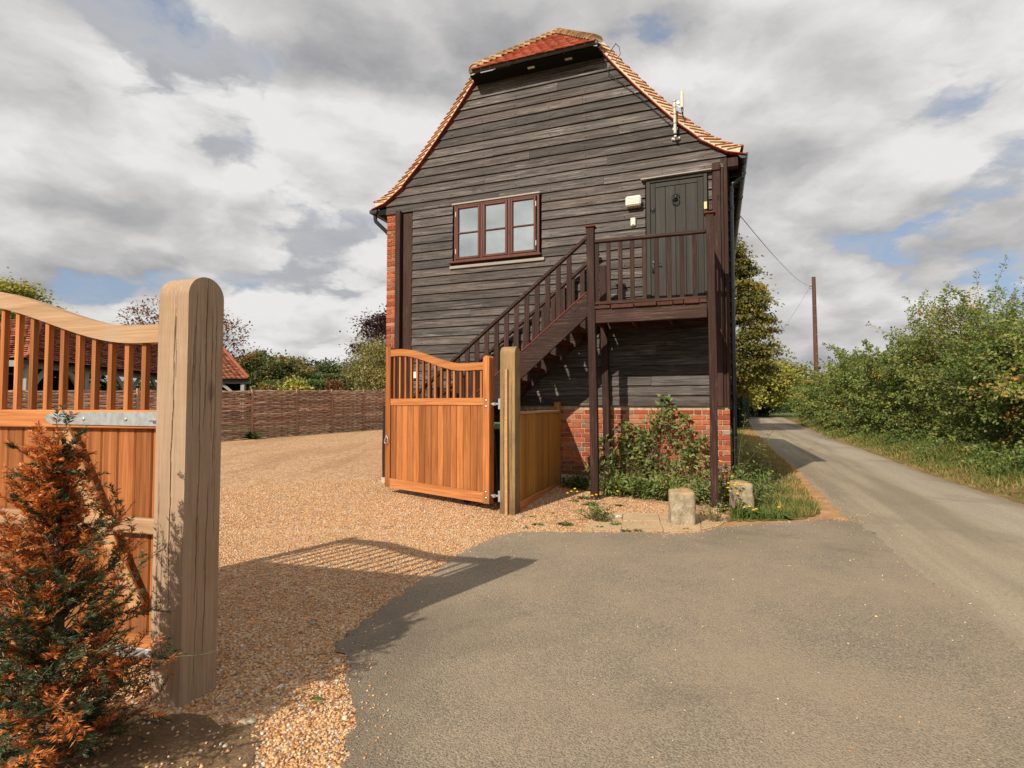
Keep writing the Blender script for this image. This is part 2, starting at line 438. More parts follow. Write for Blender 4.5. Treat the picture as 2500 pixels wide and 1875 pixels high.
def road_mat():
    m, n = new_mat('lane_surface')
    v = n.n('ShaderNodeNewGeometry').outputs['Position']
    rv = n.mapping(v, (1, 1, 1), (0, 0, R(22)))           # lane runs along Y of this frame
    sx = n.n('ShaderNodeSeparateXYZ', {0: rv}).outputs[0]
    st = n.noise(n.mapping(rv, (1.0, .07, 1)), 1.9, 4, .55).outputs[0]
    c = n.mix(n.rampf(st, .38, .62), (.265, .218, .152), (.370, .305, .212))
    gx = n.math('ADD', sx, n.math('MULTIPLY', n.math('SUBTRACT', n.noise(n.mapping(rv, (1, .2, 1)), .8, 3).outputs[0], .5), .9))
    mud = n.math('MULTIPLY', n.rampf(n.math('ABSOLUTE', n.math('SUBTRACT', gx, 4.55)), .75, .1, 0, 1), .55)
    c = n.mix(mud, c, (.40, .305, .185))
    lt = n.math('MULTIPLY', n.rampf(n.math('ABSOLUTE', n.math('SUBTRACT', gx, 3.15)), .55, .1, 0, 1), .45)
    c = n.mix(lt, c, (.45, .40, .325))
    dk = n.math('MULTIPLY', n.rampf(n.math('ABSOLUTE', n.math('SUBTRACT', gx, 3.9)), .38, .05, 0, 1), n.rampf(st, .35, .6, .1, .45))
    c = n.mix(dk, c, (.175, .148, .112))
    fine = n.noise(v, 75, 4, .7).outputs[0]
    c = n.mix(n.rampf(fine, .46, .66, 0, .45), c, (.13, .11, .085))
    c = n.mix(n.rampf(fine, .46, .30, 0, .40), c, (.50, .45, .36))
    pt = n.noise(v, .7, 5, .65, .5).outputs[0]
    c = n.mix(n.rampf(pt, .52, .64, 0, .35), c, (.20, .17, .128))
    sp = n.vor(v, 26)
    c = n.mix(n.math('LESS_THAN', sp.outputs['Distance'], .04), c, (.66, .60, .50))
    finish(n, c, .85, n.bump(fine, .35, .004), .2)
    return m


def earth_mat(name, stops, scale=3.0, fine=60, bump=.6):
    m, n = new_mat(name)
    v = n.n('ShaderNodeNewGeometry').outputs['Position']
    f = n.math('ADD', n.math('MULTIPLY', n.noise(v, scale, 5, .6).outputs[0], .6), n.math('MULTIPLY', n.noise(v, fine, 4, .6).outputs[0], .4))
    finish(n, n.ramp(f, stops), .95, n.bump(n.noise(v, fine, 4, .65).outputs[0], bump, .02), .1)
    return m


M['gravel'] = gravel_mat()
M['tarmac'] = tarmac_mat()
M['road'] = road_mat()
M['ground'] = earth_mat('rough_grassland', [(.3, (.050, .070, .018)), (.5, (.10, .12, .035)), (.7, (.20, .18, .07))], .8, 14)
M['verge_soil'] = earth_mat('grassy_soil', [(.3, (.085, .080, .026)), (.5, (.19, .165, .055)), (.7, (.36, .25, .11))], 1.6, 40)
M['bank_soil'] = earth_mat('bank_soil', [(.3, (.10, .075, .032)), (.5, (.22, .150, .066)), (.7, (.38, .25, .12))], 1.6, 40)
M['shoulder'] = earth_mat('sandy_shoulder', [(.3, (.30, .155, .070)), (.5, (.47, .265, .125)), (.7, (.62, .43, .26))], 3, 90)
M['soil'] = earth_mat('dark_soil', [(.3, (.10, .062, .036)), (.5, (.19, .120, .068)), (.7, (.36, .24, .135))], 2.4, 70)
M['slab'] = earth_mat('old_paving', [(.3, (.38, .265, .145)), (.5, (.49, .36, .215)), (.7, (.58, .45, .29))], 2.5, 60, .3)


def stone_mat():
    m, n = new_mat('lichened_stone')
    t = n.n('ShaderNodeTexCoord').outputs['Object']
    f = n.noise(t, 9, 6, .65).outputs[0]
    c = n.ramp(f, [(.3, (.19, .145, .085)), (.5, (.36, .295, .195)), (.68, (.52, .45, .32))])
    g = n.noise(t, 70, 4, .7).outputs[0]
    c = n.mix(n.rampf(g, .55, .7, 0, .7), c, (.62, .57, .46))
    c = n.mix(n.rampf(g, .45, .3, 0, .6), c, (.13, .10, .065))
    z = n.n('ShaderNodeSeparateXYZ', {0: t}).outputs[2]
    o = n.math('MULTIPLY', n.rampf(z, .33, .40, 0, 1), n.rampf(f, .4, .6, 0, .75))
    c = n.mix(o, c, (.46, .275, .10))
    finish(n, c, .9, n.bump(g, .8, .01), .15)
    return m


M['boulder'] = stone_mat()


def pebble_mat():
    m, n = new_mat('loose_pebbles')
    at = n.n('ShaderNodeAttribute', attribute_name='tint')
    c = n.ramp(at.outputs['Fac'], [(0, (.34, .15, .06)), (.16, (.52, .25, .10)), (.36, (.64, .37, .165)), (.58, (.73, .49, .26)), (.72, (.50, .28, .125)),
                                   (.82, (.78, .64, .46)), (.90, (.24, .18, .14)), (.95, (.46, .42, .37)), (1, (.74, .69, .62))])
    finish(n, c, .6, None, .35)
    return m


M['pebble'] = pebble_mat()


# ------------------------------------------------------------------ mesh helpers
class MB:
    def __init__(self):
        self.v, self.f, self.mi, self.cur = [], [], [], 0

    def add(self, vs, fs):
        b = len(self.v)
        self.v += [tuple(map(float, p)) for p in vs]
        self.f += [tuple(b + i for i in f) for f in fs]
        self.mi += [self.cur] * len(fs)
        return self

    def box(self, x0, x1, y0, y1, z0, z1, c=0.0):
        lo, hi = (x0, y0, z0), (x1, y1, z1)
        return self.obox(Matrix.Identity(4), lo, hi, c)

    def obox(self, M4, lo, hi, c=0.0):
        c = min(c, *(abs(hi[i] - lo[i]) * .45 for i in range(3)))
        if c <= 0:
            vs = [M4 @ Vector(((lo, hi)[i & 1][0], (lo, hi)[i >> 1 & 1][1], (lo, hi)[i >> 2 & 1][2])) for i in range(8)]
            fs = [(0, 2, 3, 1), (4, 5, 7, 6), (0, 1, 5, 4), (2, 6, 7, 3), (0, 4, 6, 2), (1, 3, 7, 5)]
            return self.add(vs, fs)
        vs, idx = [], {}
        for i in range(8):
            s = (i & 1, i >> 1 & 1, i >> 2 & 1)
            for a in range(3):
                p = []
                for k in range(3):
                    full = (lo, hi)[s[k]][k]
                    ins = c if s[k] == 0 else -c
                    p.append(full if k == a else full + ins)
                idx[(s, a)] = len(vs)
                vs.append(M4 @ Vector(p))
        fs = []
        for a in range(3):
            o = [k for k in range(3) if k != a]
            for sa in (0, 1):
                q = []
                for (u, v) in ((0, 0), (1, 0), (1, 1), (0, 1)):
                    s = [0, 0, 0]
                    s[a], s[o[0]], s[o[1]] = sa, u, v
                    q.append(idx[(tuple(s), a)])
                fs.append(tuple(q))
        for a in range(3):                                   # edges parallel to axis a
            o = [k for k in range(3) if k != a]
            for u in (0, 1):
                for v in (0, 1):
                    s0, s1 = [0, 0, 0], [0, 0, 0]
                    s0[o[0]] = s1[o[0]] = u
                    s0[o[1]] = s1[o[1]] = v
                    s0[a], s1[a] = 0, 1
                    fs.append((idx[(tuple(s0), o[0])], idx[(tuple(s1), o[0])], idx[(tuple(s1), o[1])], idx[(tuple(s0), o[1])]))
        for i in range(8):
            s = (i & 1, i >> 1 & 1, i >> 2 & 1)
            fs.append((idx[(s, 0)], idx[(s, 1)], idx[(s, 2)]))
        return self.add(vs, fs)

    def bar(self, p, q, w, h, up=(0, 0, 1), c=0.0, ext=(0, 0)):
        """rectangular bar from p to q; w across, h along 'up'"""
        p, q = Vector(p), Vector(q)
        d = (q - p)
        L = d.length
        x = d.normalized()
        y = Vector(up).cross(x).normalized()
        z = x.cross(y)
        m = Matrix(((x.x, y.x, z.x, p.x), (x.y, y.y, z.y, p.y), (x.z, y.z, z.z, p.z), (0, 0, 0, 1)))
        return self.obox(m, (-ext[0], -w / 2, -h / 2), (L + ext[1], w / 2, h / 2), c)

    def prism(self, pts, axis, a0, a1):
        """polygon (2-D points) extruded along axis; points give the two other axes in xyz order"""
        n = len(pts)
        def P(p, a):
            return {'x': (a, p[0], p[1]), 'y': (p[0], a, p[1]), 'z': (p[0], p[1], a)}[axis]
        vs = [P(p, a0) for p in pts] + [P(p, a1) for p in pts]
        fs = [tuple(range(n)), tuple(range(2 * n - 1, n - 1, -1))]
        fs += [(i, (i + 1) % n, n + (i + 1) % n, n + i) for i in range(n)]
        return self.add(vs, fs)

    def tube(self, pts, r, n=8, caps=True):
        pts = [Vector(p) for p in pts]
        rs = r if isinstance(r, (list, tuple)) else [r] * len(pts)
        b = len(self.v)
        vs, fs = [], []
        up = Vector((0.13, 0.31, 0.95))
        for i, p in enumerate(pts):
            d = (pts[min(i + 1, len(pts) - 1)] - pts[max(i - 1, 0)]).normalized()
            if abs(d.dot(up)) > .97:
                up = Vector((1, 0.2, 0.1))
            x = up.cross(d).normalized()
            y = d.cross(x)
            for k in range(n):
                a = 2 * math.pi * k / n
                vs.append(p + (x * math.cos(a) + y * math.sin(a)) * rs[i])
        for i in range(len(pts) - 1):
            for k in range(n):
                fs.append((i * n + k, i * n + (k + 1) % n, (i + 1) * n + (k + 1) % n, (i + 1) * n + k))
        if caps:
            fs.append(tuple(range(n - 1, -1, -1)))
            fs.append(tuple((len(pts) - 1) * n + k for k in range(n)))
        return self.add(vs, fs)

    def strip(self, a, b, closed_ends=True):
        """closed solid lofted between successive quads: list of 4-point rings"""
        pass

    def loft(self, rings):
        n = len(rings[0])
        vs = [p for r in rings for p in r]
        fs = []
        for i in range(len(rings) - 1):
            for k in range(n):
                fs.append((i * n + k, i * n + (k + 1) % n, (i + 1) * n + (k + 1) % n, (i + 1) * n + k))
        fs.append(tuple(range(n - 1, -1, -1)))
        fs.append(tuple((len(rings) - 1) * n + k for k in range(n)))
        return self.add(vs, fs)

    def sphere(self, c, r, nu=10, nv=6, sq=(1, 1, 1)):
        vs, fs = [(c[0], c[1], c[2] - r * sq[2])], []
        for j in range(1, nv):
            t = math.pi * j / nv - math.pi / 2
            for i in range(nu):
                a = 2 * math.pi * i / nu
                vs.append((c[0] + r * sq[0] * math.cos(t) * math.cos(a), c[1] + r * sq[1] * math.cos(t) * math.sin(a), c[2] + r * sq[2] * math.sin(t)))
        vs.append((c[0], c[1], c[2] + r * sq[2]))
        for i in range(nu):
            fs.append((0, 1 + (i + 1) % nu, 1 + i))
        for j in range(nv - 2):
            for i in range(nu):
                a, b = 1 + j * nu + i, 1 + j * nu + (i + 1) % nu
                fs.append((a, b, b + nu, a + nu))
        l = len(vs) - 1
        for i in range(nu):
            fs.append((l, 1 + (nv - 2) * nu + i, 1 + (nv - 2) * nu + (i + 1) % nu))
        return self.add(vs, fs)

    def mesh(self, name, mats, smooth=None):
        me = bpy.data.meshes.new(name)
        me.from_pydata(self.v, [], self.f)
        mats = mats if isinstance(mats, (list, tuple)) else [mats]
        for m in mats:
            me.materials.append(M[m] if isinstance(m, str) else m)
        if len(mats) > 1:
            me.polygons.foreach_set('material_index', self.mi)
        bm = bmesh.new()
        bm.from_mesh(me)
        bmesh.ops.recalc_face_normals(bm, faces=bm.faces)
        bm.to_mesh(me)
        bm.free()
        if smooth:
            me.shade_smooth()
            me.set_sharp_from_angle(angle=R(smooth))
        return me

    def build(self, name, mats, parent=None, smooth=None, **props):
        if parent is not None and parent.name in SHIFT:
            s = SHIFT[parent.name]
            self.v = [(p[0] - s[0], p[1] - s[1], p[2] - s[2]) for p in self.v]
        return link(name, self.mesh(name, mats, smooth), parent, **props)


SHIFT = {}


def link(name, me, parent=None, **props):
    o = bpy.data.objects.new(name, me)
    col.objects.link(o)
    if parent is not None:
        o.parent = parent
    for k, v in props.items():
        o[k] = v
    return o


def put(name, me, parent, loc, rot=None, scale=None, **props):
    """a piece that shares mesh data with its like"""
    o = link(name, me, parent, **props)
    s = SHIFT.get(parent.name, (0, 0, 0)) if parent is not None else (0, 0, 0)
    L = Vector(loc) - Vector(s)
    m = rot.to_4x4() if rot is not None else Matrix.Identity(4)
    if scale is not None:
        m = m @ Matrix.Diagonal((*scale, 1))
    m.translation = L
    o.matrix_basis = m
    return o


def thing(name, label, cat, loc=(0, 0, 0), rz=0.0, group=None):
    o = bpy.data.objects.new(name, None)
    o.empty_display_size = .2
    col.objects.link(o)
    o.location = loc
    o.rotation_euler = (0, 0, rz)
    o['label'], o['category'] = label, cat
    if group:
        o['group'] = group
    return o


def tag(o, label, cat, group=None):
    o['label'], o['category'] = label, cat
    if group:
        o['group'] = group
    return o


def arrays(name, mat, verts, faces, parent=None, tint=None, smooth=False, **props):
    """fast mesh from numpy: faces (n,3) or (n,4)"""
    verts = np.asarray(verts, np.float32).reshape(-1, 3)
    faces = np.asarray(faces, np.int32)
    if parent is not None and parent.name in SHIFT:
        verts = verts - np.asarray(SHIFT[parent.name], np.float32)
    me = bpy.data.meshes.new(name)
    nf, k = faces.shape
    me.vertices.add(len(verts))
    me.vertices.foreach_set('co', verts.ravel())
    me.loops.add(nf * k)
    me.loops.foreach_set('vertex_index', faces.ravel())
    me.polygons.add(nf)
    me.polygons.foreach_set('loop_start', np.arange(0, nf * k, k, dtype=np.int32))
    me.update(calc_edges=True)
    if tint is not None:
        at = me.attributes.new('tint', 'FLOAT', 'FACE')
        at.data.foreach_set('value', np.asarray(tint, np.float32))
    if smooth:
        me.shade_smooth()
    me.materials.append(M[mat] if isinstance(mat, str) else mat)
    return link(name, me, parent, **props)


BOXF = np.array([(0, 2, 3, 1), (4, 5, 7, 6), (0, 1, 5, 4), (2, 6, 7, 3), (0, 4, 6, 2), (1, 3, 7, 5)])


def many_boxes(lo, hi):
    """lo, hi (n,3) -> verts, faces"""
    lo, hi = np.asarray(lo, float), np.asarray(hi, float)
    n = len(lo)
    b = np.array([[i & 1, i >> 1 & 1, i >> 2 & 1] for i in range(8)])
    v = np.where(b[None], hi[:, None, :], lo[:, None, :])
    f = BOXF[None] + (np.arange(n) * 8)[:, None, None]
    return v.reshape(-1, 3), f.reshape(-1, 4)


# ------------------------------------------------------------------ terrain and house frame
PHI = R(20.53)
AX = np.array([math.cos(PHI), -math.sin(PHI)])
BX = np.array([math.sin(PHI), math.cos(PHI)])
ORG = np.array([3.23, 8.06])


def loc(u, y):
    p = ORG + u * AX + y * BX
    return float(p[0]), float(p[1])


def sstep(a, b, x):
    t = np.clip((x - a) / (b - a), 0, 1)
    return t * t * (3 - 2 * t)


def H(x, y):
    x, y = np.asarray(x, float), np.asarray(y, float)
    t = np.clip((y - 6.1) / 3.2, 0, 1)
    base = .17 * t * t / (t + .08) + .016 * np.maximum(0, y - 9)
    base = np.minimum(base, .55)
    u = (x - ORG[0]) * AX[0] + (y - ORG[1]) * AX[1]
    return base * (1 - sstep(-2.2, .1, u))


def grid_sheet(name, mat, xs, ys, zf, keep=None, **props):
    X, Y = np.meshgrid(xs, ys)
    nx, ny = len(xs), len(ys)
    V = np.stack([X, Y, zf(X, Y)], -1).reshape(-1, 3)
    i = np.arange((ny - 1) * nx).reshape(ny - 1, nx)[:, :-1].ravel()
    F = np.stack([i, i + 1, i + nx + 1, i + nx], -1)
    if keep is not None:
        c = V[F].mean(1)
        F = F[keep(c[:, 0], c[:, 1])]
        used = np.unique(F)
        mp = np.zeros(len(V), int)
        mp[used] = np.arange(len(used))
        V, F = V[used], mp[F]
    return arrays(name, mat, V, F, kind='structure', smooth=True, **props)


def poly_sheet(name, mat, pts, z, wob=0.0, step=.12, seed=1, **props):
    """flat polygon sheet with a slightly ragged edge"""
    r = random.Random(seed)
    out = []
    n = len(pts)
    for i in range(n):
        a, b = Vector((*pts[i], 0)), Vector((*pts[(i + 1) % n], 0))
        L = (b - a).length
        k = max(1, min(200, int(L / step)))
        nrm = Vector((-(b - a).y, (b - a).x, 0)).normalized()
        for j in range(k):
            p = a.lerp(b, j / k)
            if L < 30:
                p += nrm * r.uniform(-wob, wob)
            out.append((p.x, p.y, z(p.x, p.y) if callable(z) else z))
    bm = bmesh.new()
    f = bm.faces.new([bm.verts.new(p) for p in out])
    f.normal_update()
    if f.normal.z < 0:
        f.normal_flip()
    bmesh.ops.triangulate(bm, faces=[f])
    me = bpy.data.meshes.new(name)
    bm.to_mesh(me)
    bm.free()
    me.materials.append(M[mat])
    return link(name, me, None, kind='structure', **props)


# ------------------------------------------------------------------ ground
gx = np.concatenate([np.linspace(-900, -40, 22)[:-1], np.linspace(-40, 40, 161)[:-1], np.linspace(40, 900, 22)])
gy = np.concatenate([np.linspace(-300, -10, 10)[:-1], np.linspace(-10, 60, 141)[:-1], np.linspace(60, 2500, 40)])
grid_sheet('ground', 'ground', gx, gy, lambda x, y: H(x, y) - .03)


def ufun(x, y):
    return (x - ORG[0]) * AX[0] + (y - ORG[1]) * AX[1]


grid_sheet('gravel_drive', 'gravel', np.arange(-22, 4.01, .25), np.arange(-4, 27, .25), H,
           lambda x, y: (ufun(x, y) < .25) & (x < 2.7) & ((x + 9.11) * .868 - (y - 17.25) * .4966 > -.12))

APRON = [(-.64, -3), (-.64, 2.16), (-.68, 2.41), (-.71, 2.54), (-.81, 2.76), (-.86, 2.96), (-1.04, 3.25), (-.98, 3.48), (-.91, 3.76), (-.71, 4.43),
         (-.48, 5.23), (-.12, 5.92), (.09, 6.06), (1.13, 6.03), (1.73, 5.96), (2.02, 6.02), (2.56, 6.36), (3.16, 6.53),
         (3.9, 6.74), (4.12, 6.62), (3.95, 6.0), (3.48, 4.86), (3.15, 3.86), (2.92, 3.16), (2.1, .6), (1.3, -3)]
poly_sheet('tarmac_apron', 'tarmac', APRON, .012, .030, .055, 3)
ROADL = [(-1.0, -6), (1.9, 1.2), (4.0, 6.5), (4.42, 7.5), (5.3, 9.7), (6.38, 12.3), (8.67, 18.34), (12.0, 26.6), (15.49, 35.24), (22, 51), (31, 73), (33.5, 82), (32, 92)]
ROADR = [(36, 92), (37.3, 80), (34.8, 71), (27.5, 54.5), (20.14, 38.0), (13.5, 23.2), (11.17, 17.48), (9.67, 13.97), (8.41, 11.03), (7.69, 9.09), (7.21, 7.73), (4.4, 1.0), (1.5, -6)]
poly_sheet('road', 'road', ROADL + ROADR, .006, .04, .2, 5)
poly_sheet('gravel_shoulder', 'shoulder', [(2.0, 5.8), (2.4, 6.0), (4.15, 6.4), (4.6, 7.6), (5.5, 9.9), (6.6, 12.6), (8.9, 18.3), (15.7, 35.2), (15.2, 35.3), (8.0, 18.2), (4.6, 10.2), (3.0, 7.5)], .003, .03, .15, 6)
VERGE = [(2.62, 6.62), (3.16, 6.64), (3.62, 6.78), (3.98, 7.10), (4.30, 7.75), (5.20, 9.85), (6.36, 12.5), (8.62, 18.3), (15.3, 35.2), (11, 36), (6.9, 17.8), (3.3, 8.1)]
poly_sheet('grass_verge', 'verge_soil', VERGE, .011, .03, .06, 8)


def bank_z(d):                                  # height of the far verge by distance from the lane edge
    return .012 + .30 * sstep(.25, 1.6, d) + .15 * sstep(1.6, 4.0, d)


ROADR_PTS = np.array(ROADR[::-1][:-3], float)      # from near to far
ROADR_PTS = ROADR_PTS[:10]


def along(pts, n):
    pts = np.asarray(pts, float)
    seg = np.linalg.norm(np.diff(pts, axis=0), axis=1)
    s = np.concatenate([[0], np.cumsum(seg)])
    t = np.linspace(0, s[-1], n)
    P = np.stack([np.interp(t, s, pts[:, k]) for k in range(2)], -1)
    d = np.gradient(P, axis=0)
    d /= np.linalg.norm(d, axis=1)[:, None]
    N = np.stack([d[:, 1], -d[:, 0]], -1)              # to the right of travel
    return P, d, N, t


bp, bd_, bn, bt = along(ROADR_PTS, 240)
offs = np.array([-.05, .1, .25, .5, .8, 1.2, 1.6, 2.4, 3.4, 5, 8])
wobb = rng.normal(0, .03, len(bp))
BV = np.stack([np.concatenate([bp + bn * (o + (wobb[:, None] if o < .2 else 0)),
                               np.full((len(bp), 1), float(bank_z(o)) - (.01 if o < 0 else 0))], 1) for o in offs], 1)
BV[:, 3:-1, 2] += rng.normal(0, .025, BV[:, 3:-1, 2].shape)
k = len(offs)
bi = (np.arange(len(bp) - 1)[:, None] * k + np.arange(k - 1)[None]).ravel()
arrays('grass_bank', 'bank_soil', BV.reshape(-1, 3), np.stack([bi, bi + 1, bi + k + 1, bi + k], -1), kind='structure', smooth=True)

poly_sheet('soil_bed', 'soil', [(-3.6, 1.0), (-1.05, .9), (-.98, 1.9), (-1.0, 2.25), (-1.18, 2.42), (-1.38, 2.46), (-1.75, 2.58), (-2.6, 2.62), (-3.6, 2.75)], .005, .05, .08, 9)

# ------------------------------------------------------------------ paving in front of the plinth
pv = bpy.data.objects.new('paving', None)
col.objects.link(pv)
pv.location = (1.5, 6.4, 0)
pv['kind'] = 'structure'
rr = random.Random(5)
FL = [[(.80, 6.17), (1.22, 6.16), (1.32, 6.60), (.93, 6.62)], [(1.23, 6.16), (1.68, 6.12), (1.76, 6.58), (1.33, 6.60)],
      [(1.69, 6.12), (2.10, 6.12), (2.24, 6.55), (1.77, 6.57)], [(.95, 6.63), (1.32, 6.61), (1.42, 7.05), (1.08, 7.06)],
      [(1.33, 6.61), (1.77, 6.59), (1.86, 7.02), (1.43, 7.04)], [(1.78, 6.58), (2.24, 6.56), (2.36, 7.0), (1.87, 7.02)],
      [(2.25, 6.54), (2.58, 6.60), (2.72, 6.98), (2.37, 6.99)], [(2.12, 6.14), (2.40, 6.36), (2.55, 6.57), (2.25, 6.53)]]
for q in FL:
    b = MB()
    zt = .013 + rr.uniform(-.003, .004)
    b.prism([(x - 1.5, y - 6.4) for x, y in q], 'z', -.05, zt + float(H(q[0][0], q[0][1])) * .9)
    b.build('flagstone', 'slab', pv)

# ================================================================== THE BARN
ZR = [(0, 8.53), (1.1, 7.18), (1.42, 6.76), (1.70, 6.42), (2.0, 6.075), (2.27, 5.775), (2.5, 5.555), (2.66, 5.40), (2.92, 5.225), (3.05, 5.165), (3.185, 5.125)]
UC = -2.995


def zr(d):
    return float(np.interp(abs(d), [p[0] for p in ZR], [p[1] for p in ZR]))


def dr(z):
    return float(np.interp(-z, [-p[1] for p in ZR], [p[0] for p in ZR]))


hx, hy = loc(0, 0)
barn = thing('barn', 'tall black weatherboarded barn with half-hipped red tile roof beside the lane', 'barn', (hx, hy, 0), -PHI)


def B_(b, name, mats, smooth=None, parent=barn, **k):
    return b.build(name, mats, parent, smooth, **k)


# wall core behind the boards (opening for the window)
b = MB()
def strip_poly(u0, u1, z0):
    us = [u0] + [UC + s * p[0] for s in (-1, 1) for p in ZR if u0 < UC + s * p[0] < u1] + [u1]
    us = sorted(set(us))
    return [(u0, z0), (u1, z0)] + [(u, min(zr(u - UC), 7.10)) for u in reversed(us)]
b.prism(strip_poly(-5.73, -4.53, 1.40), 'y', .02, .25)
b.prism(strip_poly(-4.529, -2.941, 4.97), 'y', .02, .25)
b.prism([(-4.529, 1.40), (-2.941, 1.40), (-2.941, 3.95), (-4.529, 3.95)], 'y', .02, .25)
b.prism(strip_poly(-2.94, -.02, 1.40), 'y', .02, .25)
B_(b, 'wall', 'soffit')
b = MB(); b.box(-5.72, -.012, .012, .25, 0, 1.399)
b.box(-5.962, -5.735, .012, 9.0, 0, 5.10)
b.box(-.24, -.012, .251, 9.0, 0, 1.399)
B_(b, 'mortar', 'mortar')
b = MB(); b.box(-.22, -.03, .26, 9.0, 1.40, 5.09); b.box(-5.96, -.02, 8.9, 9.05, 0, 5.1)
B_(b, 'side_wall', 'soffit')
b = MB()
for i in range(9):
    x0 = -5.9 + i * .66
    b.box(x0, x0 + .6, -.035, .1, .02, .285 + .012 * ((i * 7) % 5 - 2), .02)
B_(b, 'footing', 'stone')

# weatherboards, one by one
EXP = .1556
holes = [(-4.575, -2.905, 3.86, 4.985), (-1.20, -.262, 2.72, 4.945)]


def weatherboard(uL0, uR0, uL1, uR1, z, h, r):
    L = uR0 - uL0
    n = max(2, int(L / .35))
    rings = []
    ph, am = r.uniform(0, 6), r.uniform(.001, .004)
    for i in range(n + 1):
        t = i / n
        u0, u1 = uL0 + (uR0 - uL0) * t, uL1 + (uR1 - uL1) * t
        wz = am * math.sin(ph + u0 * 2.1) + r.uniform(-.0012, .0012)
        wy = am * math.cos(ph * 2 + u0 * 1.3)
        rings.append([(u0, -.038 + wy, z + wz), (u0, -.004, z + wz), (u1, .012, z + h), (u1, -.010, z + h)])
    b = MB(); b.loft(rings)
    return b


rb = random.Random(21)
zb = 1.42 - EXP * .12
nrow = 0
while zb < 7.06:
    h = EXP + .022
    zt = min(zb + h, 7.105)
    if zb < 4.90:
        L0 = L1 = -5.398
    else:
        L0, L1 = max(UC - dr(max(zb, 5.13)) + .0, -5.97), max(UC - dr(max(zt, 5.13)), -5.97)
    if zb < 4.98:
        R0 = R1 = -.212
    else:
        R0, R1 = min(UC + dr(max(zb, 5.13)), -.0), min(UC + dr(max(zt, 5.13)), -.0)
    iv = [(L0, R0, L1, R1)]
    for (a, c, z0, z1) in holes:
        if zb < z1 - .05 and zb + EXP > z0 + .05:
            nv = []
            for (l0, r0, l1, r1) in iv:
                if l0 < a < c < r0:
                    nv += [(l0, a, l1, a), (c, r0, c, r1)]
                else:
                    nv.append((l0, r0, l1, r1))
            iv = nv
    for (l0, r0, l1, r1) in iv:
        cuts = []
        if r0 - l0 > 2.3:
            if rb.random() < .55:
                cuts = [l0 + (r0 - l0) * rb.uniform(.22, .78)]
            if r0 - l0 > 4.3 and rb.random() < .4:
                cuts = [l0 + (r0 - l0) * rb.uniform(.2, .4), l0 + (r0 - l0) * rb.uniform(.6, .85)]
        es = [l0] + cuts + [r0]
        for j in range(len(es) - 1):
            a0, c0 = es[j] + (.0015 if j else 0), es[j + 1] - (.0015 if j < len(es) - 2 else 0)
            a1 = l1 if j == 0 else a0
            c1 = r1 if j == len(es) - 2 else c0
            if c0 - a0 < .04:
                continue
            B_(weatherboard(a0, c0, a1, c1, zb + rb.uniform(-.003, .003), zt - zb, rb), 'weatherboard', 'board')
    zb += EXP
    nrow += 1
nh_ = MB(); nh_.box(-.006, .006, -.0035, .002, -.006, .006, .002)
lo, hi = [], []
for i_ in range(36):
    z_ = 1.42 - EXP * .12 + EXP * i_ + .042
    for u_s in np.arange(-5.2, -.3, .61):
        u_n = u_s + rb.uniform(-.02, .02)
        if any(a - .02 < u_n < c + .02 and z0 < z_ < z1 for (a, c, z0, z1) in holes) or z_ > zr(u_n - UC) - .12 or z_ > 7.0:
            continue
        lo.append((u_n - .006, -.0375, z_ - .006)); hi.append((u_n + .006, -.028, z_ + .006))
V, F = many_boxes(lo, hi)
arrays('nail_heads', 'iron', V, F, barn, kind='stuff')
# boards of the lane side
for i in range(24):
    z = 1.41 + i * EXP
    b = MB(); b.loft([[(.036, y, z), (-.02, y, z), (-.028, y, z + .175), (-.004, y, z + .175)] for y in (.16, 3, 6, 9.05)])
    B_(b, 'weatherboard', 'trimy')

# corner posts and cover boards
def pbox(name, mat, x0, x1, y0, y1, z0, z1, c=.006, parent=barn, sm=None, **k):
    b = MB(); b.box(x0, x1, y0, y1, z0, z1, c)
    return b.build(name, mat, parent, sm, **k)
pbox('corner_post', 'trim', -.208, -.094, -.062, .02, 1.385, 5.03)
pbox('corner_post', 'trim', -.092, -.050, -.030, .02, 1.390, 5.12)
pbox('corner_post', 'trim', -.048, .006, -.052, .15, 1.387, 5.11)
pbox('corner_post', 'trim', -5.715, -5.610, -.115, .02, .16, 5.00)
pbox('corner_post', 'trim', -5.608, -5.402, -.030, .02, .17, 4.955)
pbox('corbel_block', 'trim', -.21, -.096, -.085, -.064, 4.93, 5.05)
pbox('corbel_block', 'trim', .008, .16, -.03, .10, 4.97, 5.11)

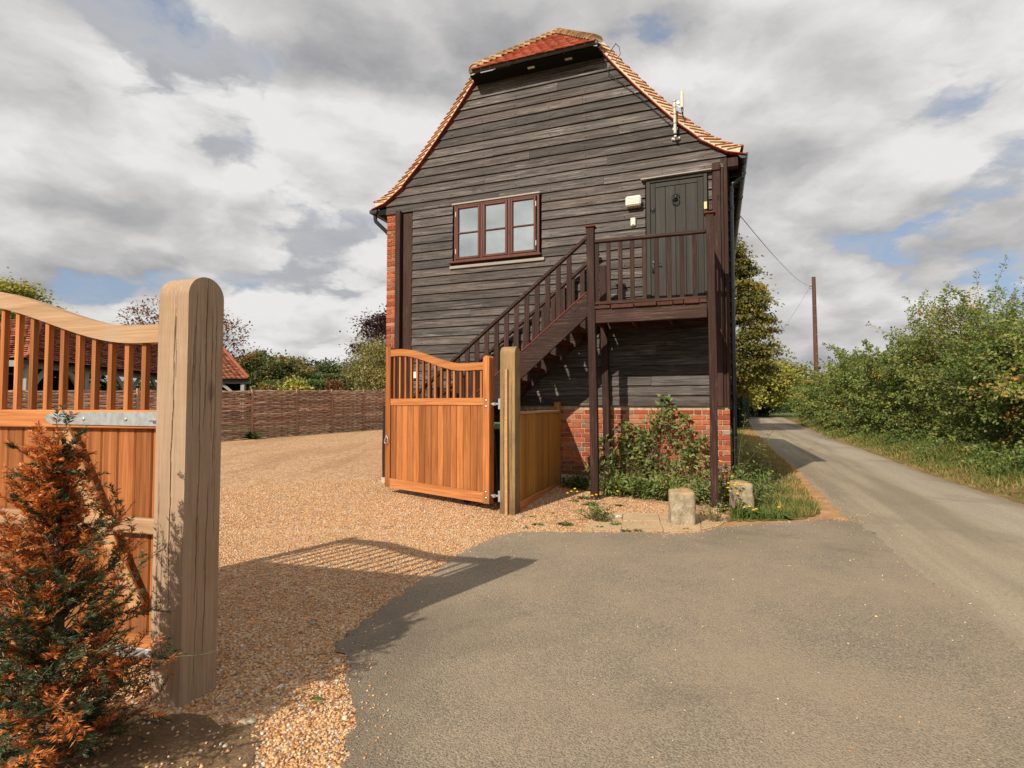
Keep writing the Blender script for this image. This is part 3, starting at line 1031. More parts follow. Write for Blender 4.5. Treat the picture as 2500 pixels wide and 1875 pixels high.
# ---- bricks: stretchers and headers share a few meshes, each brick an object
def brick_mesh(w_, d_, hgt, seed):
    r = random.Random(seed)
    b = MB(); b.box(-w_ / 2, w_ / 2, 0, d_, 0, hgt, .005)
    b.v = [(x + r.uniform(-.0018, .0018), y + r.uniform(-.002, .002), z + r.uniform(-.0018, .0018)) for x, y, z in b.v]
    return b.mesh('brick', 'brick')
STR = [brick_mesh(.213, .1, .064, i) for i in range(4)]
HDR = [brick_mesh(.102, .1, .064, 10 + i) for i in range(4)]
QTR = [brick_mesh(.052, .1, .064, 20 + i) for i in range(2)]
rk = random.Random(3)
lo, hi = [], []
COURSE = .0755
z = .285
ci = 0
while z + .064 < 1.40:                                # plinth, Flemish bond
    u = -.008
    seq = ['S', 'H'] if ci % 2 == 0 else ['H', 'Q', 'S', 'H']
    first = True
    k_ = 0
    while u > -5.55:
        t = seq[k_] if k_ < len(seq) else ('S' if (k_ - len(seq)) % 2 == 0 else 'H')
        wd = {'S': .213, 'H': .102, 'Q': .052}[t]
        c = u - wd / 2
        yy = rk.uniform(-.004, .003)
        if c > -2.75:
            me = rk.choice({'S': STR, 'H': HDR, 'Q': QTR}[t])
            put('brick', me, barn, (c, yy, z + rk.uniform(-.001, .001)), Matrix.Rotation(rk.uniform(-.006, .006), 3, 'Y'))
        else:
            lo.append((u - wd, yy, z)); hi.append((u, yy + .1, z + .064))
        u -= wd + .011
        k_ += 1
    z += COURSE
    ci += 1
z = .16
ci = 0
while z + .064 < 5.11:                                # brick end of the long wall
    u = -5.968
    seq = ['S'] if ci % 2 == 0 else ['H', 'H']
    for t in seq:
        wd = {'S': .224, 'H': .107}[t]
        me = rk.choice({'S': STR, 'H': HDR}[t])
        put('brick', me, barn, (u + wd / 2, rk.uniform(-.004, .003), z), None, (wd / {'S': .213, 'H': .102}[t], 1, 1))
        u += wd + .011
    yy = .12 + (.16 if ci % 2 else 0)
    while yy < 9:
        lo.append((-5.972, yy, z)); hi.append((-5.90, yy + .213, z + .064))
        yy += .224
    z += COURSE
    ci += 1
z = .285
while z + .064 < 1.40:
    yy = .11
    while yy < 9:
        lo.append((-.10, yy, z)); hi.append((rk.uniform(-.006, 0), yy + .213, z + .064))
        yy += .224
    z += COURSE
V, F = many_boxes(lo, hi)
arrays('brickwork', 'brick', V, F, barn, np.repeat(rng.random(len(lo)), 6), kind='stuff')

# ---- window
win = MB()
for (a, c) in ((-4.53, -4.492), (-4.022, -3.978), (-3.508, -3.464), (-2.980, -2.94)):
    win.box(a, c, -.056, .07, 3.952, 4.968, .004)
for (z0, z1) in ((3.952, 3.985), (4.934, 4.968)):
    for (a, c) in ((-4.491, -4.023), (-3.977, -3.509), (-3.463, -2.981)):
        win.box(a, c, -.055, .068, z0, z1, .004)
win = B_(win, 'window', 'window_wood')
PA = [(-4.45, -4.067), (-3.934, -3.554), (-3.418, -3.039)]
for i, (a, c) in enumerate(PA):
    a0, c0 = a - .040, c + .040
    b = MB()
    b.box(a0, a, -.066, -.005, 3.988, 4.931, .005); b.box(c, c0, -.066, -.005, 3.988, 4.931, .005)
    b.box(a + .001, c - .001, -.065, -.006, 3.988, 4.028, .005); b.box(a + .001, c - .001, -.065, -.006, 4.897, 4.931, .005)
    B_(b, 'casement', 'window_wood', parent=win)
    b = MB(); b.box(a - .001, c + .001, -.058, -.012, 4.446, 4.468, .004)
    B_(b, 'glazing_bar', 'window_wood', parent=win)
    for (z0, z1) in ((4.024, 4.447), (4.467, 4.901)):
        g = MB()
        t = rk.uniform(-.0035, .0035)
        g.obox(Matrix.Translation(((a + c) / 2, -.032, (z0 + z1) / 2)) @ Matrix.Rotation(t, 4, 'X') @ Matrix.Rotation(rk.uniform(-.004, .004), 4, 'Z'),
               (-(c - a) / 2 - .003, 0, -(z1 - z0) / 2), ((c - a) / 2 + .003, .004, (z1 - z0) / 2))
        B_(g, 'pane', 'glass', parent=win)
    if i != 1:
        for zz_ in (4.13, 4.80):
            xx = a0 - .003 if i == 0 else c0 + .003
            b = MB(); b.box(xx - .006, xx + .006, -.072, -.060, zz_ - .045, zz_ + .045, .003)
            B_(b, 'hinge', 'cream', parent=win)
b = MB(); b.box(-4.618, -2.902, -.115, .0, 3.914, 3.950, .006); B_(b, 'sill', 'window_wood', parent=win)
b = MB(); b.box(-4.618, -2.856, -.060, -.002, 3.828, 3.880, .004); B_(b, 'sill_board', 'palewood', parent=win)
b = MB(); b.box(-4.575, -2.925, -.075, .0, 4.971, 4.998, .004); B_(b, 'head_board', 'palewood', parent=win)
b = MB(); b.box(-4.56, -2.91, .30, .31, 3.9, 5.0); B_(b, 'blind', 'curtain', parent=win)
b = MB(); b.tube([(-4.24, .27, 3.95), (-4.245, .265, 4.3), (-4.24, .27, 4.62)], [.032, .034, .022], 8); B_(b, 'blind_cord', 'white', parent=win)
b = MB(); b.box(-4.6, -2.87, .32, 1.2, 3.85, 5.05); B_(b, 'room', 'dark_room', parent=win)

# ---- door
door = MB()
door.box(-1.182, -1.120, -.070, .02, 2.80, 4.92, .005); door.box(-.333, -.278, -.070, .02, 2.80, 4.92, .005)
door.box(-1.119, -.334, -.069, .02, 4.876, 4.92, .005)
door = B_(door, 'door', 'greydoor')
pbox('stile', 'greydoor', -1.117, -1.045, -.050, .0, 2.815, 4.872, .004, door)
pbox('stile', 'greydoor', -.419, -.336, -.050, .0, 2.815, 4.872, .004, door)
pbox('top_rail', 'greydoor', -1.044, -.420, -.049, .0, 4.800, 4.872, .004, door)
pbox('bottom_rail', 'greydoor', -1.044, -.420, -.049, .0, 2.816, 2.96, .004, door)
for (a, c) in ((-1.044, -.892), (-.8905, -.746), (-.7445, -.591), (-.5895, -.420)):
    pbox('plank', 'greydoor', a + .001, c - .001, -.040, .0, 2.961, 4.799, .005, door)
# lion-head knocker: mane, muzzle and ring
b = MB()
cx, cz = -.738, 4.60
b.sphere((cx, -.050, cz), .042, 12, 8, (1, .55, 1.15))
for i in range(12):
    a = 2 * math.pi * i / 12
    b.sphere((cx + .045 * math.cos(a), -.050, cz + .010 + .050 * math.sin(a)), .017, 7, 5, (1, .8, 1))
b.sphere((cx, -.078, cz - .008), .020, 8, 6); b.sphere((cx - .016, -.074, cz + .018), .009, 6, 5); b.sphere((cx + .016, -.074, cz + .018), .009, 6, 5)
b.tube([(cx + .050 * math.cos(2 * math.pi * i / 20), -.072, cz - .055 + .050 * math.sin(2 * math.pi * i / 20)) for i in range(21)], .0085, 7)
B_(b, 'lion_knocker', 'iron', 60, door)
b = MB()
cx, cz = -1.08, 4.45
b.sphere((cx, -.055, cz), .026, 10, 7, (1, .5, 1.2))
for i in range(9):
    a = 2 * math.pi * i / 9
    b.sphere((cx + .026 * math.cos(a), -.054, cz + .028 * math.sin(a)), .010, 6, 4)
b.tube([(cx + .022 * math.cos(2 * math.pi * i / 14), -.068, cz - .020 + .022 * math.sin(2 * math.pi * i / 14)) for i in range(15)], .004, 5)
B_(b, 'lion_plate', 'iron', 60, door)
b = MB(); b.box(-1.098, -1.062, -.058, -.0495, 3.45, 3.66, .003); b.tube([(-1.08, -.06, 3.60), (-1.08, -.10, 3.60)], .009, 8)
b.tube([(-1.08, -.098, 3.60), (-1.03, -.10, 3.598), (-.97, -.098, 3.592)], .010, 8)
B_(b, 'handle', 'iron', 50, door)
b = MB()
b.loft([[(-1.255, -.005, 4.972), (-1.255, -.115, 4.948), (-1.255, -.115, 4.930), (-1.255, -.005, 4.936)], [(-.75, -.005, 4.974), (-.75, -.118, 4.952), (-.75, -.118, 4.934), (-.75, -.005, 4.938)],
        [(-.213, -.005, 4.976), (-.213, -.112, 4.956), (-.213, -.112, 4.938), (-.213, -.005, 4.940)]])
B_(b, 'drip_board', 'palewood', parent=door)

# ---- roof
def prof(off, s=1, dmin=0.0, dmax=3.185):
    ds = [d for d in (0, .5, 1.1, 1.42, 1.7, 2.0, 2.27, 2.5, 2.66, 2.92, 3.05, 3.185) if dmin < d < dmax]
    ds = [dmin] + ds + [dmax]
    out = []
    for d in ds:
        e = .04
        z0, z1 = zr(max(0, d - e)), zr(min(3.185, d + e))
        sl = (z0 - z1) / (min(3.185, d + e) - max(0, d - e))
        nx, nz = sl / math.hypot(sl, 1), 1 / math.hypot(sl, 1)
        out.append((UC + s * (d + nx * off), zr(d) + nz * off))
    return out
for s in (-1, 1):
    b = MB()
    A1, A2 = prof(.012, s, 1.1), prof(.10, s, 1.1)
    rings = [A1 + A2[::-1]]
    b.prism(A1 + A2[::-1], 'y', .0, 9.25)
    A1, A2 = prof(.012, s, 0, 1.1), prof(.10, s, 0, 1.1)
    def yy_(d): return 1.35 - 1.27 * d / 1.1
    n = len(A1)
    vs = []
    for P in (A1, A2):
        for (u, z) in P:
            d = min(1.1, abs(u - UC))
            vs.append((u, yy_(d), z)); vs.append((u, 9.25, z))
    fs = []
    for i in range(n - 1):
        for o in (0, 2 * n):
            fs.append((o + 2 * i, o + 2 * i + 2, o + 2 * i + 3, o + 2 * i + 1))
        fs.append((2 * i, 2 * i + 2, 2 * n + 2 * i + 2, 2 * n + 2 * i))
    b.add(vs, fs)
    B_(b, 'roof_deck', 'soffit')
    # courses of plain tiles on the long slopes
    ds = np.linspace(0, 3.185, 400)
    zs = np.array([zr(d) for d in ds])
    arc = np.concatenate([[0], np.cumsum(np.hypot(np.diff(ds), np.diff(zs)))])
    VV, FF, TT = [], [], []
    cnt = 0
    for ii, a in enumerate(np.arange(arc[-1] + .02, .1, -.1)):
        d0, z0 = np.interp(a, arc, ds), np.interp(a, arc, zs)
        a1 = max(0, a - .19)
        d1, z1 = np.interp(a1, arc, ds), np.interp(a1, arc, zs)
        tx, tz = d0 - d1, z0 - z1
        L = math.hypot(tx, tz); tx, tz = tx / L, tz / L
        nx, nz = -tz, tx
        ys0 = -.06 if d0 > 1.1 else 1.40 - 1.27 * d0 / 1.1 + .05
        y = ys0 + (.0825 if ii % 2 else 0)
        while y < 9.2:
            l1, l0 = .138 + rng.uniform(0, .006), .106
            q = []
            for (dd, zz2, lf) in ((d0, z0, l1), (d1, z1, l0)):
                for t_ in (0, .012):
                    for yv in (y, y + .160):
                        q.append((UC + s * (dd + nx * (lf + t_)), yv, zz2 + nz * (lf + t_)))
            VV += q
            FF.append(np.array([(0, 1, 3, 2), (4, 6, 7, 5), (0, 4, 5, 1), (2, 3, 7, 6), (0, 2, 6, 4), (1, 5, 7, 3)]) + 8 * cnt)
            TT += [rng.random()] * 6
            cnt += 1
            y += .165
    arrays('roof_tiles', 'tile', VV, np.concatenate(FF), barn, TT, kind='stuff')
    # verge: mortar bed, undercloak tiles, tile ends
    b = MB()
    b.prism(prof(.016, s, 1.06, 3.165) + prof(.128, s, 1.06, 3.165)[::-1], 'y', -.072, .03)
    B_(b, 'verge_mortar', 'mortar_cream')
    def at(a):
        d, z = np.interp(a, arc, ds), np.interp(a, arc, zs)
        d2, z2 = np.interp(a + .02, arc, ds), np.interp(a + .02, arc, zs)
        if a + .02 > arc[-1]:
            d, z = np.interp(a - .02, arc, ds), np.interp(a - .02, arc, zs)
            d2, z2 = ds[-1], zs[-1]
        t = Vector((s * (d2 - d), 0, z2 - z)).normalized()
        return Vector((UC + s * np.interp(a, arc, ds), 0, np.interp(a, arc, zs))), t, Vector((s * -t.z * s, 0, abs(t.x)))
    a_start = float(np.interp(1.08, ds, arc))
    uc = MB(); uc.box(-.128, .128, -.016, .10, -.008, .008, .003); ucm = uc.mesh('undercloak_tile', 'undercloak')
    a = a_start + .12
    while a < arc[-1] + .02:
        p, t, n_ = at(min(a, arc[-1]))
        n_ = Vector((-t.z * (1 if s > 0 else -1), 0, t.x * (1 if s > 0 else -1)))
        rot = Matrix(((t.x, 0, n_.x), (0, 1, 0), (t.z, 0, n_.z)))
        put('undercloak_tile', ucm, barn, p + n_ * .008 + Vector((0, -.074, 0)), rot)
        a += .258
    vt = MB(); vt.box(-.115, .118, -.017, .16, -.0065, .0065, .002); vtm = vt.mesh('verge_tile', 'verge')
    a = a_start + .02
    tilt = R(22)
    while a < arc[-1] + .01:
        p, t, _ = at(min(a, arc[-1]))
        n_ = Vector((-t.z * (1 if s > 0 else -1), 0, t.x * (1 if s > 0 else -1)))
        t2 = t * math.cos(tilt) + n_ * math.sin(tilt)
        n2 = -t * math.sin(tilt) + n_ * math.cos(tilt)
        rot = Matrix(((t2.x, 0, n2.x), (0, 1, 0), (t2.z, 0, n2.z)))
        put('verge_tile', vtm, barn, p + n_ * (.088 + rk.uniform(-.003, .003)) - t * .02 + Vector((0, -.070 + rk.uniform(-.005, .003), 0)), rot)
        a += .1

# half-hip at the gable: tiles one by one, bonnet hips with mortared mouths
E0, E1 = Vector((UC, -.30, 7.15)), Vector((UC, 1.33, 8.60))
sl = (E1 - E0)
SL = sl.length
tz = sl.normalized()
nh = Vector((0, -tz.z, tz.y))
b = MB()
hwE = 1.07
vs = [(UC - hwE - .05, E0.y, E0.z), (UC + hwE + .05, E0.y, E0.z), (UC, E1.y, E1.z)]
vs2 = [tuple(Vector(p) + nh * .05) for p in vs]
b.add(vs + vs2, [(0, 1, 2), (3, 5, 4), (0, 3, 4, 1), (1, 4, 5, 2), (2, 5, 3, 0)])
B_(b, 'hip_deck', 'soffit')
tm = []
for i in range(3):
    r = random.Random(i)
    t_ = MB()
    rings = []
    for xx in (-.080, -.04, 0, .04, .080):
        c_ = .004 * (1 - (xx / .08) ** 2) + r.uniform(-.001, .001)
        rings.append([(xx, 0, c_), (xx, .20, c_ - .0), (xx, .20, c_ + .012), (xx, 0, c_ + .012)])
    t_.loft(rings)
    tm.append(t_.mesh('hip_tile', 'tile'))
rot = Matrix(((1, 0, 0), (0, tz.y, nh.y), (0, tz.z, nh.z))) @ Matrix.Rotation(R(-4.5), 3, 'X')
rowi = 0
s_ = -.070
while s_ < SL - .15:
    hw = hwE * (1 - max(0, s_) / SL)
    u = -hw + (.0 if rowi % 2 else .0825)
    while u < hw + .02:
        p = E0 + tz * s_ + nh * (.060 + rk.uniform(0, .004)) + Vector((min(max(u, -hw + .05), hw - .02), 0, rk.uniform(-.002, .002)))
        put('hip_tile', rk.choice(tm), barn, p, rot @ Matrix.Rotation(rk.uniform(-.02, .02), 3, 'Z'))
        u += .165
    s_ += .1
    rowi += 1
def bonnet():
    b = MB()
    n = 10
    rings_o = []
    for (x, r, t) in ((0, .135, .0), (.13, .112, 0), (.27, .088, 0)):
        rings_o.append([(x, r * math.cos(math.pi * k / n) * 1.05, r * .62 * math.sin(math.pi * k / n)) for k in range(n + 1)])
    rings_i = [[(x, y * .87, z * .84 - .002) for (x, y, z) in rg] for rg in rings_o]
    vs = [p for rg in rings_o for p in rg] + [p for rg in rings_i for p in rg]
    m_ = n + 1
    fs = []
    for j in range(2):
        for k in range(n):
            fs.append((j * m_ + k, j * m_ + k + 1, (j + 1) * m_ + k + 1, (j + 1) * m_ + k))
            o = 3 * m_
            fs.append((o + j * m_ + k, o + (j + 1) * m_ + k, o + (j + 1) * m_ + k + 1, o + j * m_ + k + 1))
    for k in range(n):
        fs.append((k, 3 * m_ + k, 3 * m_ + k + 1, k + 1))
    b.add(vs, fs)
    b.cur = 1
    end = [(.012, y * .97, z * .97) for (x, y, z) in rings_i[0]]
    b.add(end + [(.012, 0, -.03)], [(k, k + 1, m_) for k in range(n)])
    me = bpy.data.meshes.new('bonnet_tile')
    me.from_pydata(b.v, [], b.f)
    me.materials.append(M['bonnet']); me.materials.append(M['mortar_cream'])
    me.polygons.foreach_set('material_index', b.mi)
    me.shade_smooth(); me.set_sharp_from_angle(angle=R(45))
    return me
bon = bonnet()
for s in (-1, 1):
    P0 = Vector((UC + s * 1.06, -.27, 7.205)); P1 = Vector((UC, 1.36, 8.655))
    d = (P1 - P0).normalized()
    y_ = Vector((0, 0, 1)).cross(d).normalized()
    z_ = d.cross(y_)
    rot = Matrix((d, y_, z_)).transposed() @ Matrix.Rotation(R(-9), 3, 'Y').transposed()
    n = 15
    for i in range(n):
        put('bonnet_tile', bon, barn, P0 + (P1 - P0) * (i / n) + z_ * .030, rot @ Matrix.Rotation(rk.uniform(-.03, .03), 3, 'X'))
d = Vector((0, 1, 0))
for i in range(18):
    rot = Matrix((Vector((0, 1, 0)), Vector((-1, 0, 0)), Vector((0, 0, 1)))).transposed()
    put('ridge_tile', bon, barn, (UC, 1.30 + i * .44, 8.655), rot, (1.7, 1.1, 1.15))
pbox('soffit', 'soffit', UC - 1.115, UC + 1.115, -.300, .02, 7.096, 7.112, 0)
pbox('fascia', 'fascia', UC - 1.115, UC + 1.115, -.345, -.302, 7.128, 7.180, .004)
pbox('soffit_vent', 'white', -3.10, -2.98, -.20, -.15, 7.086, 7.0945, .001)
pbox('soffit_vent', 'grey_pole', -2.45, -2.33, -.20, -.15, 7.086, 7.0945, .001)

# ---- gutters and downpipes
b = MB()
gx0, gz0, gr = .232, 5.125, .066
n = 9
ring = [(gx0 + gr * math.cos(math.pi + math.pi * k / n), gz0 + gr * math.sin(math.pi + math.pi * k / n)) for k in range(n + 1)]
ring += [(gx0 + (gr - .006) * math.cos(2 * math.pi - math.pi * k / n), gz0 + (gr - .006) * math.sin(2 * math.pi - math.pi * k / n)) for k in range(n + 1)]
b.prism(ring, 'y', -.05, 9.2)
b.prism([(gx0 + gr * math.cos(math.pi + math.pi * k / n), gz0 + gr * math.sin(math.pi + math.pi * k / n) + (.012 if k in (0, n) else 0)) for k in range(n + 1)], 'y', -.062, -.045)
gut = B_(b, 'gutter', 'gutter_grey', 40)
for yv in (.62, 1.7, 2.8, 3.9, 5.0, 6.1, 7.2, 8.3):
    b = MB()
    b.prism([(gx0 + (gr + .007) * math.cos(math.pi + math.pi * k / n), gz0 + (gr + .007) * math.sin(math.pi + math.pi * k / n)) for k in range(n + 1)]
            + [(gx0 + (gr + .0005) * math.cos(2 * math.pi - math.pi * k / n), gz0 + (gr + .0005) * math.sin(2 * math.pi - math.pi * k / n)) for k in range(n + 1)], 'y', yv, yv + .045)
    B_(b, 'gutter_clip', 'plastic_black', 40, gut)
for i in range(20):
    pbox('rafter_foot', 'trim', -.0, .185, .40 + i * .45, .45 + i * .45, 4.99, 5.09, 0)
pbox('eaves_board', 'soffit', .150, .163, .0, 9.1, 5.02, 5.13, 0)
b = MB()
b.tube([(.232, .22, 5.06), (.232, .22, 4.93), (.225, .22, 4.885), (.10, .22, 4.815), (.062, .22, 4.79), (.058, .22, 4.74), (.058, .22, .46), (.075, .20, .40), (.15, .13, .33)], .036, 12)
pipe = B_(b, 'downpipe', 'gutter_grey', 40)
for zv in (4.70, 4.42, 3.15, 1.95, .95, .50):
    b = MB(); b.tube([(.058, .22, zv - .022), (.058, .22, zv + .022)], .042, 12); b.box(-.0, .03, .16, .28, zv - .015, zv + .015)
    B_(b, 'pipe_clip', 'plastic_black', 40, pipe)
b = MB(); b.tube([(.058, .22, 1.42), (.058, .22, 1.56)], .047, 12); B_(b, 'pipe_socket', 'plastic_black', 40, pipe)
b = MB(); b.box(-6.33, -6.155, -.06, .12, 5.045, 5.115, .01); b.box(-6.30, -6.17, -.05, 9.1, 5.03, 5.10, .008)
b.tube([(-6.25, .03, 5.05), (-6.25, .03, 4.95), (-6.24, .04, 4.91), (-6.08, .12, 4.74), (-6.02, .16, 4.66), (-6.015, .17, 4.5), (-6.015, .17, .3)], .036, 12)
B_(b, 'downpipe', 'plastic_black', 40)
pbox('eaves_board', 'soffit', -6.15, -5.97, -.02, 9.1, 5.0, 5.10, .002)


# ================================================================== EXTERNAL STAIRCASE
def house_thing(name, label, cat, u, y, z, group=None, rz=0.0):
    x, yy = loc(u, y)
    o = thing(name, label, cat, (x, yy, z), -PHI + rz, group)
    if rz == 0:
        SHIFT[o.name] = (u, y, z)
    return o


st = house_thing('external_staircase', 'dark brown timber outside staircase with landing climbing to the grey barn door', 'staircase', -2.2, -.5, .15)
def sbox(name, mat, x0, x1, y0, y1, z0, z1, c=.006, p=st, **k):
    return pbox(name, mat, x0, x1, y0, y1, z0, z1, c, p, **k)
# newels and posts (slightly out of true)
def post(name, u0, u1, y0, y1, z0, z1, lean=(0, 0), p=st, mat='trim'):
    b = MB()
    n = 7
    rings = []
    for i in range(n + 1):
        t = i / n
        z = z0 + (z1 - z0) * t
        dx = lean[0] * (1 - t) + .006 * math.sin(t * 5 + u0 * 3)
        dy = lean[1] * (1 - t)
        c = .006
        rings.append([(u0 + c + dx, y0 + dy, z), (u1 - c + dx, y0 + dy, z), (u1 + dx, y0 + c + dy, z), (u1 + dx, y1 - c + dy, z),
                      (u1 - c + dx, y1 + dy, z), (u0 + c + dx, y1 + dy, z), (u0 + dx, y1 - c + dy, z), (u0 + dx, y0 + c + dy, z)])
    b.loft(rings)
    return b.build(name, mat, p)
post('post', -1.918, -1.808, -1.03, -.925, .07, 3.965, (.035, 0))
post('post', -.292, -.192, -1.03, -.925, .02, 3.965, (.012, 0))
post('post', -5.335, -5.268, -1.03, -.95, .23, 1.385)
post('post', -1.905, -1.80, -.16, -.055, .28, 3.62, (.04, 0))
post('post', -5.335, -5.268, -.17, -.09, .2, 1.385)
for (u, z) in ((-1.863, 3.966), (-.242, 3.966), (-5.301, 1.386)):
    sbox('post_cap', 'redcap', u - .075, u + .075, -1.055, -.90, z, z + .022, .008)
sbox('post_shoe', 'slab', -.285, -.178, -1.045, -.915, -.03, .062, .004)
sbox('post_shoe', 'stone', -5.345, -5.258, -1.04, -.94, .05, .228, .004)
# landing
sbox('beam', 'trimx', -1.806, -.294, -1.005, -.945, 2.575, 2.772, .006)
sbox('beam', 'trimx', -1.79, -.21, -.13, -.052, 2.60, 2.772, .006)
for u in (-1.84, -1.33, -.80, -.25):
    sbox('joist', 'trimy', u - .022, u + .022, -.944, -.131, 2.61, 2.77, .004)
for i, (a, c) in enumerate(((-1.806, -1.587), (-1.573, -1.258), (-1.247, -.949), (-.936, -.732), (-.721, -.592), (-.583, -.395), (-.387, -.296))):
    sbox('landing_board', 'trimy', a, c, -1.028 - .006 * (i % 3), -.054, 2.776 - .004 * (i % 2), 2.822 + .003 * (i % 3), .005)
b = MB(); b.bar((-1.805, -.985, 2.864), (-.294, -.985, 2.846), .05, .042, c=.005); b.build('bottom_rail', 'trimx', st)
b = MB(); b.bar((-1.806, -.985, 3.756), (-.293, -.985, 3.742), .075, .044, c=.008); b.build('handrail', 'trimx', st)
for i in range(9):
    u = -1.776 + i * .1667
    b = MB(); b.box(u - .030, u + .030, -.997, -.973, 2.86, 3.742, .003)
    b.build('baluster', 'trim', st)
for i in range(4):
    y = -.80 + i * .18
    b = MB(); b.box(-.252, -.23, y - .03, y + .03, 2.83, 3.72, .003); b.build('baluster', 'trim', st)
b = MB(); b.bar((-.24, -.92, 3.735), (-.24, -.06, 3.735), .07, .044, c=.006); b.build('handrail', 'trimy', st)
# flight
def ztop(u): return 2.864 + .825 * (u + 2.121)
def zhand(u): return 3.707 + .802 * (u + 2.117)
for (y0, y1) in ((-1.0, -.955), (-.145, -.10)):
    ub, ut = -5.263, -1.922
    b = MB()
    b.prism([(ub, max(ztop(ub) - .345, .02)), (ub + .28, .02), (ut, ztop(ut) - .345), (ut, ztop(ut)), (ub, ztop(ub))], 'y', y0, y1)
    b.build('stringer', 'trimx', st)
    b = MB(); b.bar((ub, (y0 + y1) / 2, ztop(ub) + .010), (ut, (y0 + y1) / 2, ztop(ut) + .010), .062, .018, c=.003)
    b.build('capping', 'redcap', st)
    b = MB(); b.bar((-5.266, (y0 + y1) / 2, zhand(-5.266) - .03), (-1.92, (y0 + y1) / 2, zhand(-1.92) - .03), .070, .050, c=.008)
    b.build('handrail', 'trimx', st)
    for i in range(19):
        u = -2.190 - i * .1638
        yc = (y0 + y1) / 2
        b = MB()
        b.loft([[(u - .036, yc - .012, ztop(u - .036) + .016), (u + .036, yc - .012, ztop(u + .036) + .016), (u + .036, yc + .012, ztop(u + .036) + .016), (u - .036, yc + .012, ztop(u - .036) + .016)],
                [(u - .036, yc - .012, zhand(u - .036) - .05), (u + .036, yc - .012, zhand(u + .036) - .05), (u + .036, yc + .012, zhand(u + .036) - .05), (u - .036, yc + .012, zhand(u - .036) - .05)]])
        b.build('baluster', 'trim', st)
for k_ in range(1, 13):
    z = 2.80 - .2 * k_
    u = (z - 2.694) / .825 - 2.121
    sbox('tread', 'trimy', u - .135, u + .135, -.953, -.147, z - .045, z, .006)
    for yc in (-.93, -.17):
        b = MB(); b.prism([(u - .11, z - .046), (u + .11, z - .046), (u + .02, z - .135)], 'y', yc - .018, yc + .018); b.build('cleat', 'trimy', st)
for (u) in (-2.05, -2.10):
    b = MB(); b.sphere((u, -1.003, ztop(u) - .10), .014, 8, 5, (1, .5, 1)); b.build('bolt', 'iron', st, 60)

# ================================================================== FITTINGS ON THE GABLE
t = house_thing('wall_light', 'white lensed bulkhead lamp on the weatherboards beside the grey door', 'lamp', -1.37, -.03, 4.60)
b = MB(); b.box(-1.478, -1.262, -.095, -.036, 4.515, 4.680, .016); b.build('housing', 'amber', t)
b = MB(); b.box(-1.492, -1.252, -.145, -.096, 4.530, 4.688, .03); b.build('lens', 'white', t)
b = MB()
for i in range(7):
    x = -1.468 + i * .032
    b.box(x, x + .007, -.1505, -.1451, 4.565, 4.655, .002)
for i in range(4):
    z = 4.575 + i * .022
    b.box(-1.475, -1.27, -.1515, -.1506, z, z + .006)
b.build('lens_rib', 'cream', t)
t = house_thing('sensor_box', 'small white key box with dark window on the boards below the lamp', 'key box', -1.387, -.03, 4.295)
b = MB(); b.box(-1.426, -1.348, -.072, -.036, 4.228, 4.363, .012); b.build('case', 'cream', t)
b = MB(); b.box(-1.413, -1.361, -.0755, -.0725, 4.300, 4.345, .004); b.build('cover', 'white', t)
b = MB(); b.tube([(-1.401, -.0765, 4.318), (-1.401, -.0765, 4.335), (-1.387, -.0765, 4.342), (-1.373, -.0765, 4.335)], .003, 5); b.box(-1.407, -1.367, -.0765, -.0727, 4.243, 4.251); b.build('mark', 'iron', t)
t = house_thing('bell_push', 'yellowed plastic bell box on the right jamb of the grey door', 'bell', -.306, -.07, 4.41)
b = MB(); b.box(-.328, -.285, -.098, -.0705, 4.352, 4.466, .006); b.build('case', 'yellow_box', t)
b = MB(); b.box(-.312, -.300, -.1015, -.0985, 4.40, 4.425, .002); b.build('button', 'cream', t)
t = house_thing('socket_box', 'small white electrical box low on the weatherboards seen through the open gate', 'socket', -5.30, -.04, 1.95)
b = MB(); b.box(-5.345, -5.255, -.085, -.036, 1.89, 2.01, .008); b.build('case', 'white', t)
t = house_thing('antenna', 'pale grey pole with flat white aerial bracketed under the right roof verge', 'antenna', -.73, -.06, 5.52)
b = MB(); b.tube([(-.728, -.15, 5.56), (-.733, -.152, 6.08)], .023, 10); b.build('pole', 'grey_pole', t, 50)
b = MB(); b.box(-.640, -.602, -.24, -.10, 5.90, 6.16, .010); b.build('panel', 'cream', t)
b = MB(); b.box(-.630, -.606, -.21, -.12, 5.84, 5.899, .004); b.tube([(-.615, -.16, 5.84), (-.612, -.15, 5.80)], .010, 6); b.build('connector', 'gutter_grey', t)
b = MB(); b.tube([(-.735, -.15, 6.04), (-.69, -.15, 6.03), (-.645, -.16, 6.01)], .011, 6); b.box(-.70, -.66, -.17, -.13, 5.995, 6.05, .004)
b.tube([(-.70, -.15, 6.0), (-.65, -.16, 5.94)], .008, 6); b.build('clamp', 'white', t)
b = MB(); b.box(-.785, -.660, -.058, -.042, 5.500, 5.540, .004); b.box(-.745, -.71, -.15, -.058, 5.51, 5.53, .003)
b.sphere((-.772, -.064, 5.52), .018, 8, 5); b.sphere((-.675, -.064, 5.52), .018, 8, 5)
b.box(-.77, -.69, -.058, -.042, 5.66, 5.70, .004); b.tube([(-.728, -.17, 5.68), (-.728, -.05, 5.68)], .012, 6); b.build('bracket', 'white', t)
b = MB()
for z in (5.72, 5.86, 5.97, 6.06):
    b.tube([(-.731 + .026 * math.cos(a), -.151 + .026 * math.sin(a), z + .01 * math.sin(a)) for a in np.linspace(0, 6.28, 13)], .0035, 4)
b.build('cable_tie', 'wire', t)
t = house_thing('aerial_cable', 'thin black cable looped over the verge at the half-hip and run to the aerial', 'cable', -1.75, -.07, 7.0)
b = MB()
